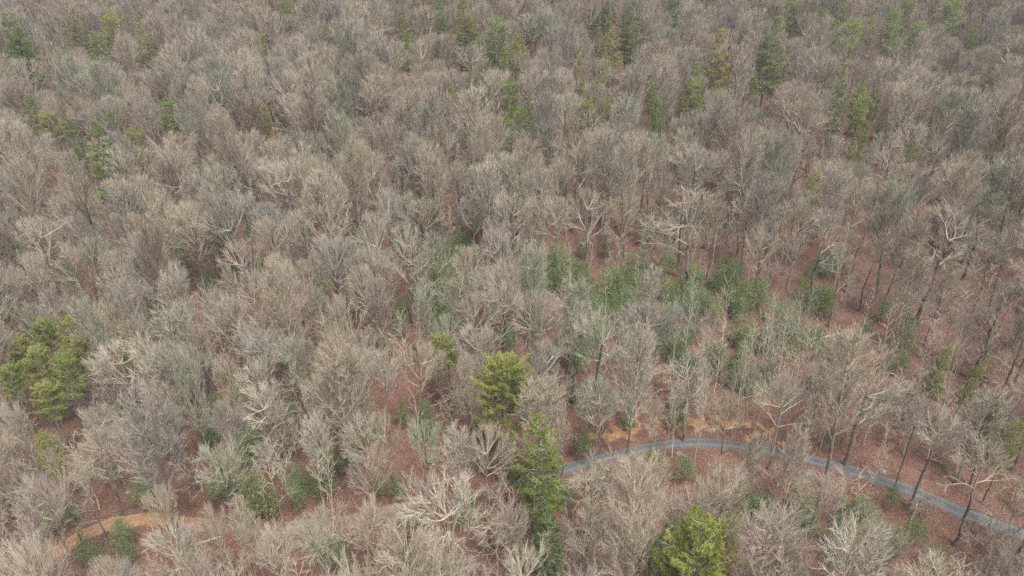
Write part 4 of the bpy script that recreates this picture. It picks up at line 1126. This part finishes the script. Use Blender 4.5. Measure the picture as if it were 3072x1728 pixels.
def log_mesh(seed, L, r_):
    rng = np.random.default_rng(seed)
    n = 12
    g, br = Geo(), Geo()
    p = np.column_stack([np.linspace(-L / 2, L / 2, n), np.cumsum(rng.normal(0, 0.05, n)), np.full(n, r_ * 0.8)])
    d = unit(np.gradient(p, axis=0)); rr = np.linspace(r_, r_ * 0.45, n)
    tubes(g, p[:-1], p[1:], d[:-1], d[1:], rr[:-1], rr[1:], 8, rnd=rng.random(n - 1))
    cones(g, p[:1], p[:1] - d[:1] * r_ * 0.4, rr[:1], 8, rnd=np.array([0.8])); cones(g, p[-1:], p[-1:] + d[-1:] * r_, rr[-1:], 8, rnd=np.array([0.5]))
    i = rng.integers(3, n - 1, 5)
    bd = unit(d[i] + np.column_stack([np.zeros(5), rng.choice([-1, 1], 5), rng.uniform(0.2, 0.8, 5)]))
    cones(br, p[i], p[i] + bd * rng.uniform(0.5, 1.6, (5, 1)), rr[i] * 0.4, 4, rnd=rng.random(5))
    return g.build('fallen_log', [M_BARK]), br.build('branch_stub', [M_BARK])
LOGS = [(620, 1622, 3.2, .16, .3, 'pale', 'short pale fallen log below the clay track among red leaves'), (2690, 1010, 6, .15, 1.2, 'grey', 'grey fallen log on the open red slope at far right'), (2880, 1120, 7, .17, -.5, 'brown', 'dark fallen log low on the red slope near the right edge'), (2480, 1010, 5, .13, .2, 'pale', 'pale fallen log at the foot of the red slope'), (2740, 1560, 6, .15, .9, 'grey', 'grey fallen log on red leaves below the road at right'), (1080, 1640, 6, .15, -1.0, 'brown', 'brown fallen log on red leaves near the bottom edge'), (2250, 1190, 5, .13, .4, 'grey', 'grey fallen log lying in the bare clearing above the road'), (1330, 1440, 4, .12, .5, 'pale', 'pale fallen log left of the cone-shaped roadside pine'), (1900, 650, 6, .15, .9, 'pale', 'pale fallen log on red leaves right of centre')]
for k, (x, y, L, r_, a, tn, lab) in enumerate(LOGS):
    p, _ = place(x, y)
    a_, b_ = log_mesh(40 + k, L, r_)
    o = link('fallen_log', a_); o.location = p; o.color = (*TINTS[tn], 1)
    dz = (float(ground_z(p[0] + math.cos(a), p[1] + math.sin(a))) - float(ground_z(p[0] - math.cos(a), p[1] - math.sin(a)))) / 2
    o.rotation_euler = (0, -math.atan(dz), a)
    q = link('branch_stub', b_, o); q.color = (*TINTS[tn], 1); q['kind'] = 'stuff'
    o['label'] = lab; o['category'] = 'fallen log'; o['group'] = 'logs on the forest floor'

# ------------------------------------------------------------------ thin damp air
hv = np.array([(x, y, z) for z in (-6, 175) for y in (-230, 1540) for x in (-940, 940)], float)
hf = [(0, 2, 3, 1), (4, 5, 7, 6), (0, 1, 5, 4), (2, 6, 7, 3), (0, 4, 6, 2), (1, 3, 7, 5)]
hm_, hnt, hout = new_mat('thin_damp_air')
pv = hnt.nodes.new('ShaderNodeVolumePrincipled'); pv.inputs['Density'].default_value = 0.0003; pv.inputs['Color'].default_value = (0.93, 0.95, 1.0, 1); pv.inputs['Anisotropy'].default_value = 0.2
hnt.links.new(pv.outputs[0], hout.inputs['Volume'])
hz = link('haze', mesh_from('haze', hv, hf, mats=[hm_])); hz['kind'] = 'stuff'; hz['label'] = 'thin damp winter air over the whole wood'; hz['category'] = 'haze'
print('TREES', len(TREES), 'single', len(single), 'mass', len(mass), {k: len(v) for k, v in by_kind.items()})
